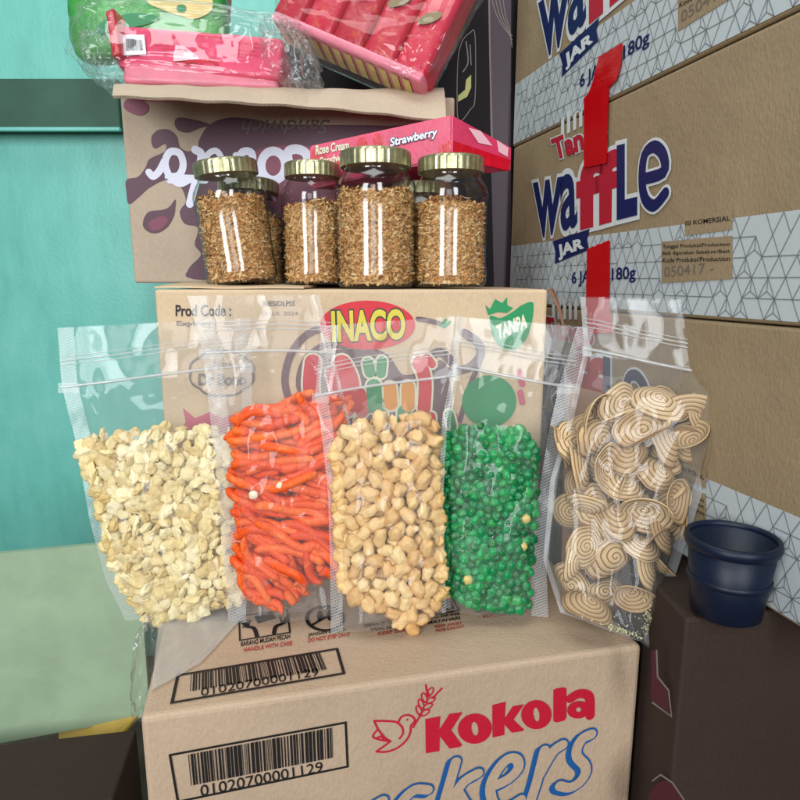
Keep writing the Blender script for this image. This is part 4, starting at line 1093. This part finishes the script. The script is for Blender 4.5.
def rmat(r): return Euler((r.uniform(0, 2*PI), r.uniform(0, 2*PI), r.uniform(0, 2*PI))).to_matrix().to_4x4()
def facing(P, ang, tx, ty):
    """piece lying flat against the front film, turned by ang, tipped by tx, ty"""
    B = Matrix((P.u, P.v, P.n)).transposed().to_4x4()
    return B @ Matrix.Rotation(ang, 4, 'Z') @ Matrix.Rotation(tx, 4, 'X') @ Matrix.Rotation(ty, 4, 'Y')

P1 = Pouch([(58,328,250,318),(62,386,252,366),(76,440,252,430),(90,520,250,520),(106,580,248,590),(126,620,246,614)], .559, .618, .10, .017,
           [(82,446),(100,432),(130,434),(160,426),(200,430),(240,434),(238,600),(215,604),(190,616),(150,616),(132,600),(116,560),(100,500)], 432, 16, 10)
P2 = Pouch([(188,296,319,295),(203,352,333,352),(212,430,352,430),(221,520,352,520),(229,624,342,612)], .553, .608, .0, .018,
           [(234,414),(246,418),(270,412),(288,400),(302,394),(345,402),(350,470),(338,575),(310,588),(284,614),(268,606),(244,588),(236,560),(232,500)], 405, 18, 4)
P3 = Pouch([(322,326,464,316),(315,396,456,374),(320,420,447,420),(328,490,443,500),(330,560,445,560),(331,633,446,612)], .5345, .590, .0, .018,
           [(338,446),(350,432),(375,420),(400,424),(432,416),(436,500),(441,598),(428,608),(412,626),(400,616),(385,606),(362,598),(345,585),(340,520)], 420, 12, 5)
P4 = Pouch([(450,316,594,328),(454,368,576,387),(446,420,566,430),(442,500,553,510),(443,560,546,560),(446,608,548,617)], .556, .610, .0, .018,
           [(446,432),(480,425),(520,430),(532,445),(533,500),(529,560),(527,605),(500,607),(470,601),(450,590),(446,520)], 426, 5, 17)
P5 = Pouch([(580,297,744,303),(584,350,742,380),(568,420,724,432),(550,480,703,490),(543,560,680,560),(560,612,664,610),(636,640,652,645)], .515, .605, -.10, .024,
           [(584,404),(600,390),(650,392),(700,402),(704,425),(690,470),(670,540),(652,585),(615,603),(588,615),(566,600),(556,570),(560,500)], 396, 5, 11)
build_pouch(P1, 'leftmost clear pouch, filled with flat cream coloured crisps, in front of the teal wall', 1)
build_pouch(P2, 'clear pouch filled with orange stick snacks, between the cream crisps and the tan nuts', 2)
build_pouch(P3, 'centre clear pouch, nearest the camera, filled with lumpy tan coated nuts', 3)
build_pouch(P4, 'clear pouch filled with bright green peas, right of the tan nuts', 4)
build_pouch(P5, 'rightmost clear pouch, filled with big spiral crackers, corner hanging over the carton edge', 5)

# ---- cream crisps
M['crisp'] = food('cream_crisp', [(.05, (206, 176, 110)), (.3, (222, 198, 138)), (.6, (232, 214, 160)), (.95, (240, 228, 186))], .5, 240, .0008, spot=((196, 150, 84), .35))
r = random.Random(21)
cm = [lumpy(i, 4, .0080*r.uniform(.82, 1.15), .0072*r.uniform(.85, 1.15), .0034, .30, 1.7, r.uniform(-.15, .15), M['crisp'], 'cream_crisp') for i in range(10)]
pk = pack(P1, 500, .0066, .015, seed=1); items = []
for i, (p, d) in enumerate(pk):
    sc = r.uniform(.72, 1.22); Mx = Matrix.Translation(p) @ facing(P1, r.uniform(0, 2*PI), r.gauss(0, .55), r.gauss(0, .55)) @ Matrix.Diagonal((sc, sc, sc*r.uniform(.8, 1.3), 1))
    if i < 295: place('cream_crisp', cm[i % 10], Mx, 'cream coloured crisp in the leftmost clear pouch', 'crisp', 'cream crisps in the leftmost pouch')
    else: items.append((cm[i % 10], Mx))
join_stuff('cream_crisps', items, M['crisp'], 'cream coloured crisps packed at the back of the leftmost pouch', 'crisps')

# ---- orange sticks
M['stick'] = food('orange_stick', [(.05, (214, 58, 10)), (.35, (230, 78, 16)), (.7, (238, 94, 26)), (.95, (244, 118, 44))], .5, 240, .0016, spot=((240, 140, 78), .6), spec=.4)
def stick_mesh(seed):
    r = random.Random(seed); n = 22; m = 10; L = .062*r.uniform(.75, 1.15); c1 = r.uniform(-.009, .009); c2 = r.uniform(-.004, .004); vs = []; fs = []
    for i in range(n+1):
        s = i/n*2-1; y = c1*(1-s*s) + c2*math.sin(3*s); z = .003*math.sin(2*s+seed)
        R0 = .0045*(1-abs(s)**8)**.5*(1 - .10*s*r.choice([.9, 1, 1.1])) + .00005; R0 *= 1 + .13*noise.noise(Vector((s*7, seed*3.1, 0)))
        for j in range(m):
            a = 2*PI*j/m; rr = R0*(1 + .10*noise.noise(Vector((s*9, math.cos(a)*2, seed + math.sin(a)*2)))); vs.append((s*L/2, y+rr*math.cos(a), z+rr*math.sin(a)))
    for i in range(n):
        for j in range(m): j2 = (j+1) % m; fs.append([i*m+j, i*m+j2, (i+1)*m+j2, (i+1)*m+j])
    fs += [list(range(m))[::-1], [n*m+j for j in range(m)]]
    me = bpy.data.meshes.new('orange_stick'); me.from_pydata(vs, [], fs); me.polygons.foreach_set('use_smooth', [True]*len(me.polygons)); me.materials.append(M['stick']); return me
sm = [stick_mesh(i) for i in range(12)]; items = []; cnt = 0
def angle_at(px, py, r):
    if py < 442: return math.radians(6 + 46*max(0, (px-255)/90) + r.gauss(0, 9))
    if py < 470: return math.radians(r.gauss(0, 9) + 10*(px-290)/60)
    if py < 540: return math.radians(r.gauss(-15, 12))
    return math.radians(r.gauss(-34, 14))
for layer in range(3):
    y = 398 if layer else 402
    while y < 612:
        for cx in ((262, 318) if (int(y) % 3) else (250, 290, 328)):
            px = cx + r.uniform(-8, 10); py = y + r.uniform(-3.5, 3.5); ang = angle_at(px, py, r)
            ok = False
            for sc in (1.05, .9, .75, .6, .48, .36, .28):
                hl = 31*sc; e = [(px + q*hl*math.cos(ang), py - q*hl*math.sin(ang)) for q in (-.84, -.4, 0, .4, .84)]
                if all(inside(p, P2.poly) for p in e): ok = True; break
            if not ok: continue
            hh = .7*P2.h(px, py) + .3*min(P2.h(*p) for p in e); off = hh - .0050 - layer*.0085 - r.uniform(0, .004)
            off = max(off, -hh + .004)
            Mx = Matrix.Translation(P2.pt(px, py, off)) @ facing(P2, ang, r.uniform(0, 6.28), 0) @ Matrix.Diagonal((sc, .95+.1*r.random(), .95+.1*r.random(), 1))
            Mx = Matrix.Translation(P2.pt(px, py, off)) @ facing(P2, ang, 0, r.gauss(0, .03)) @ Matrix.Rotation(r.choice([0, PI]) + r.gauss(0, .4), 4, 'X') @ Matrix.Diagonal((sc*.97, 1, 1, 1))
            me = sm[cnt % 12]; cnt += 1
            if layer < 2: place('orange_stick', me, Mx, 'orange stick snack in the second clear pouch', 'snack stick', 'orange sticks in the second pouch')
            else: items.append((me, Mx))
        y += 5.0 if layer == 0 else 7.0
# a few steep ones poking out of the top of the heap
for px, py, a, sc in ((244, 424, 118, .42), (300, 412, 120, .55), (312, 404, 140, .5), (330, 408, 35, .6), (268, 420, 14, .8), (345, 412, 60, .5)):
    place('orange_stick', sm[cnt % 12], Matrix.Translation(P2.pt(px, py, P2.h(px, py)-.006)) @ facing(P2, math.radians(a), 0, 0) @ Matrix.Diagonal((sc, 1, 1, 1)), 'orange stick snack in the second clear pouch', 'snack stick', 'orange sticks in the second pouch'); cnt += 1
if items: join_stuff('orange_sticks', items, M['stick'], 'orange sticks packed at the back of the second pouch', 'snack sticks')
M['palebit'] = plain('pale_bit', (236, 218, 190), .5, var=.1, scale=200, bmp=.0004)
pm = lumpy(3, 3, .0046, .0042, .0034, .15, 1.5, 0, M['palebit'], 'pale_nugget')
for px, py, sc, lb in ((258, 492, 1.0, 'round white nugget among the orange sticks, left of the other one'), (284, 483, .85, 'oval white nugget among the orange sticks, right of and above the round one')):
    place('pale_nugget', pm, Matrix.Translation(P2.pt(px, py, P2.h(px, py)-.0005+.0014)) @ facing(P2, px, 0, 0) @ Matrix.Scale(sc, 4), lb, 'nugget')

# ---- tan nuts
M['nut'] = food('tan_nut', [(.05, (208, 160, 98)), (.35, (224, 182, 120)), (.7, (232, 196, 136)), (.95, (240, 212, 158))], .48, 240, .0009, spot=((190, 132, 74), .35))
def nut_mesh(seed):
    rr = random.Random(seed); kind = seed % 4; bm = bmesh.new(); bmesh.ops.create_icosphere(bm, subdivisions=3, radius=1)
    for v in bm.verts:
        q = v.co.copy(); k = 1 + .34*noise.noise(q*1.7 + Vector((seed*2.3, 0, seed))) + .16*noise.noise(q*4 + Vector((seed, 9, 0))); q *= k
        if kind == 0: q = Vector((q.x*1.0, q.y*.92, q.z*.9))
        elif kind in (1, 2):                 # bent, waisted
            wst = 1 - .2*math.exp(-(q.x*2.2)**2); q = Vector((q.x*1.16, q.y*.88*wst, q.z*.82*wst)); q.y += .16*q.x*q.x - .1
        else: q = Vector((q.x*1.25, q.y*.85, q.z*.75)); q.y += .15*math.sin(q.x*2)
        v.co = q*.0080
    me = bpy.data.meshes.new('tan_nut'); bm.to_mesh(me); bm.free(); me.polygons.foreach_set('use_smooth', [True]*len(me.polygons)); me.materials.append(M['nut']); return me
nm_ = [nut_mesh(i) for i in range(12)]; pk = pack(P3, 230, .0092, .018, seed=2); items = []
for i, (p, d) in enumerate(pk):
    sc = r.uniform(.8, 1.15); Mx = Matrix.Translation(p) @ facing(P3, r.uniform(0, 2*PI), r.gauss(0, .5), r.gauss(0, .4)) @ Matrix.Scale(sc, 4)
    if i < 160: place('tan_nut', nm_[i % 12], Mx, 'lumpy tan coated nut in the centre pouch', 'nut', 'tan nuts in the centre pouch')
    else: items.append((nm_[i % 12], Mx))
join_stuff('tan_nuts', items, M['nut'], 'tan nuts packed at the back of the centre pouch', 'nuts')

# ---- green peas
M['pea'] = food('green_pea', [(.05, (2, 80, 40)), (.3, (4, 112, 60)), (.65, (12, 138, 76)), (.97, (60, 172, 98))], .3, 210, .0012, spec=.5, spot=((110, 160, 70), .4))
pe = [lumpy(i, 3,   .0054*r.uniform(.94, 1.06), .0054, .0052, .22, 2.2, 0, M['pea'], 'green_pea') for i in range(8)]
pk = pack(P4, 680, .0044, .020, seed=3, mind=1.85); items = []
for i, (p, d) in enumerate(pk):
    Mx = Matrix.Translation(p) @ rmat(r) @ Matrix.Diagonal((r.uniform(.78, 1.2), r.uniform(.82, 1.14), r.uniform(.82, 1.12), 1)) @ Matrix.Scale(r.uniform(.86, 1.1), 4)
    if i < 297: place('green_pea', pe[i % 8], Mx, 'round green pea in the pouch right of the tan nuts', 'pea', 'green peas in the fourth pouch')
    else: items.append((pe[i % 8], Mx))
join_stuff('green_peas', items, M['pea'], 'green peas packed at the back of the fourth pouch', 'peas')
M['tanpea'] = plain('tan_pea', (206, 184, 112), .45, var=.15, scale=200, bmp=.0005); tp = lumpy(5, 3, .0050, .0046, .0036, .1, 1.8, 0, M['tanpea'], 'tan_pea')
for px, py, sc, lb in ((523, 516, .95, 'pale tan split pea highest among the green peas, near the right seal'), (520, 543, .9, 'pale tan split pea among the green peas, just below the highest one'), (466, 575, 1, 'pale tan split pea at the lower left among the green peas'),
                       (449, 594, .9, 'pale tan split pea in the bottom left corner of the green pea pouch')):
    place('tan_pea', tp, Matrix.Translation(P4.pt(px, py, P4.h(px, py)-.0015)) @ facing(P4, px, 0, 0) @ Matrix.Scale(sc, 4), lb, 'pea')

# ---- spiral crackers
def spiralmat():
    m, nt, out = new_mat('spiral_cracker'); uv = N(nt, 'UVMap'); sp = N(nt, 'SeparateXYZ'); nt.links.new(uv.outputs[0], sp.inputs[0])
    x = math_n(nt, 'SUBTRACT', sp.outputs[0], .5); y = math_n(nt, 'SUBTRACT', sp.outputs[1], .5)
    rr = math_n(nt, 'SQRT', math_n(nt, 'ADD', math_n(nt, 'MULTIPLY', x, x), math_n(nt, 'MULTIPLY', y, y))); th = math_n(nt, 'ARCTAN2', y, x)
    t = math_n(nt, 'ADD', math_n(nt, 'MULTIPLY', rr, 11.5), math_n(nt, 'DIVIDE', th, 2*PI)); fr = math_n(nt, 'FRACT', t)
    tri = math_n(nt, 'ABSOLUTE', math_n(nt, 'SUBTRACT', fr, .5))          # .5 at the groove
    oi = N(nt, 'ObjectInfo'); g = tex(nt, 90, 4, .6)
    base = ramp(nt, math_n(nt, 'ADD', math_n(nt, 'MULTIPLY', oi.outputs['Random'], .6), math_n(nt, 'MULTIPLY', g, .4)), [(.1, s2l((180, 150, 110))), (.5, s2l((200, 172, 130))), (.9, s2l((216, 190, 150)))])
    col = mixc(nt, ramp(nt, tri, [(.31, (0,0,0)), (.43, (1,1,1))]), base, s2l((128, 92, 60)))
    principled(nt, out, col, .7, 0, bump(nt, math_n(nt, 'MULTIPLY', tri, -1), .0012, .8), .15); return m
M['spiral'] = spiralmat()
def spiral_mesh(seed):
    rr = random.Random(seed); R0 = .0238*rr.uniform(.88, 1.12); nr, na = 12, 40; top = []; uvs = []
    bend = rr.choice([.7, 1.0, 1.4, 1.8]); ph = rr.uniform(0, PI); dome = rr.uniform(.25, .6); ell = rr.uniform(.82, 1.0); cone = rr.uniform(.0, .4)
    def pos(rho, a, off):
        x, y = rho*math.cos(a), rho*math.sin(a)*ell; x += .10*noise.noise(Vector((math.cos(a)*1.5, math.sin(a)*1.5, seed)))*rho
        rad = 1/bend; t = y*bend; Y = math.sin(t)*(rad+off); Zc = (1-math.cos(t))*-(rad+off)*1.0 + off
        return Vector((x, Y*1.0, Zc - dome*x*x + cone*.25*(1-rho)))*R0
    vs = []; 
    for off in (.02, -.02):
        for i in range(nr+1):
            for j in range(na): rho = max(.001, i/nr); a = 2*PI*j/na; vs.append(pos(rho, a, off)); uvs.append((.5+.5*rho*math.cos(a), .5+.5*rho*math.sin(a)))
    K = (nr+1)*na; fs = []
    for i in range(nr):
        for j in range(na):
            j2 = (j+1) % na; fs += [[i*na+j, (i+1)*na+j, (i+1)*na+j2, i*na+j2], [K+i*na+j, K+i*na+j2, K+(i+1)*na+j2, K+(i+1)*na+j]]
    for j in range(na): j2 = (j+1) % na; fs.append([nr*na+j, K+nr*na+j, K+nr*na+j2, nr*na+j2])
    me = bpy.data.meshes.new('spiral_cracker'); me.from_pydata([tuple(v) for v in vs], [], fs); l = me.uv_layers.new(name='UVMap')
    for lp in me.loops: l.data[lp.index].uv = uvs[lp.vertex_index]
    me.polygons.foreach_set('use_smooth', [True]*len(me.polygons)); me.materials.append(M['spiral']); return me
sp_ = [spiral_mesh(i) for i in range(14)]
hero = [(595,505,1.1,.3,.1,3,.9),(623,480,.2,-.5,.3,1,1),(606,470,2.2,.35,-.3,2,.95),(612,555,.6,.05,.1,0,1.05),(584,545,1.0,.1,.2,4,.9),(614,510,1.9,.2,.5,5,.9),(640,510,-.5,.6,.2,6,1),
        (650,565,1.4,.9,.3,7,.95),(590,598,-.35,-.7,0,8,1),(600,440,.2,.3,.5,9,1),(640,430,.4,-.4,-.2,10,1.05),(670,440,1.8,.7,.2,11,1),(685,415,.5,.9,-.4,12,1),(660,470,.1,-.4,.4,13,.95),
        (668,500,1.2,.6,.2,1,.95),(584,470,1.5,.9,.2,2,.9),(582,510,.2,.9,-.4,3,.85),(620,405,.5,.4,.3,4,1),(590,415,1.7,.5,-.4,5,1),(655,400,2.5,.5,.3,6,1),(640,540,.9,-.5,.8,7,.9),(576,563,1.2,.8,.2,8,.75),
        (628,590,-.5,.4,.3,9,.8),(575,440,.9,.5,.6,10,.9),(625,450,1.2,-.5,.5,11,.9),(665,530,1.7,.9,.2,12,.85),(690,440,2.9,.6,.7,13,.85),(700,412,2.0,.5,-.3,1,.8)]
items = []; allsp = []
for i, (px, py, a, tx, ty, k, sc) in enumerate(hero):
    hh = P5.h(px, py); allsp.append((px, py, a, tx, ty, k, sc, hh-.013 + r.uniform(-.003, .003)))
for i in range(36):
    while True:
        q = (r.uniform(572, 695), r.uniform(398, 600))
        if inside(q, P5.poly): break
    allsp.append((q[0], q[1], r.uniform(0, 6.28), r.gauss(0, .7), r.gauss(0, .7), i % 14, r.uniform(.8, .98), P5.h(*q)-.026 - r.uniform(0, .012)))
for i, (px, py, a, tx, ty, k, sc, off) in enumerate(allsp):
    off = max(off, -P5.h(px, py)+.006)
    Mx = Matrix.Translation(P5.pt(px, py, off)) @ facing(P5, a, tx*1.15, ty*1.15) @ Matrix.Rotation(PI if i % 4 == 2 else 0, 4, 'X') @ Matrix.Scale(sc*1.02, 4)
    place('spiral_cracker', sp_[k], Mx, 'curled tan cracker with brown spiral line in the rightmost pouch', 'cracker', 'spiral crackers in the rightmost pouch')
# crumbs in the bottom of that pouch
M['crumb'] = plain('crumb', (216, 212, 168), .7, var=.15, scale=200); mb = MB()
for k in range(420):
    t = r.random(); e = r.random()
    if e < .6: px, py = 572 + t*66, 612 + t*25 - abs(r.gauss(0, 3))
    else: px, py = 652 - t*.2*40 - abs(r.gauss(0, 5)), 636 - t*50
    c = P5.pt(px, py, P5.h(px, py)*r.uniform(-.2, .9)); s = r.uniform(.0004, .0011)
    vs = [c + Vector((r.gauss(0, s), r.gauss(0, s), r.gauss(0, s))) for _ in range(4)]; mb.add(vs, [[0,1,2],[0,3,1],[1,3,2],[0,2,3]])
o = mb.build('cracker_crumbs', M['crumb'], None, False, tuple(P5.pt(620, 628))); tag(o, 'pale crumbs gathered along the bottom of the rightmost pouch', 'crumbs', None, 'stuff')

# brown cardboard sheet leaning behind the spiral pouch
q = [at_Y(560, 640, .575), at_Y(652, 648, .575), at_Y(716, 420, .635), at_Y(567, 385, .635)]
cs = sheet('cardboard_sheet', bil(q, 3, 6, lambda s, t: Vector((0, .004*math.sin(s*3), 0))), M['brown'], None, .004, tuple(q[0])); tag(cs, 'plain brown cardboard sheet leaning behind the pouch of spiral crackers', 'cardboard')

# loose clear film lying at the left corner of the tan carton
q = [at_Z(152, 690, ZT+.003), at_Z(200, 664, ZT+.002), at_Z(250, 610, ZT+.002), at_Z(160, 612, ZT+.003)]
lf = sheet('plastic_scrap', bil(q, 8, 10, lambda s, t: Vector((0, 0, .0035*abs(noise.noise(Vector((s*3, t*3, 2))))))), film('loose_film', .27, 1.4, .2, 25, .003), None, .0004, tuple(q[0]))
tag(lf, 'piece of loose translucent film lying on the left corner of the tan carton', 'film')
o = crinkle('plastic_scrap', at_Y(144, 668, .50), Vector((.007, 0, 0)), Vector((0, .02, 0)), Vector((.006, 0, .045)), M['wrap'], None, .4, 12, 4, .8)
tag(o, 'crumpled strip of clear plastic hanging down the left side of the tan carton', 'film')
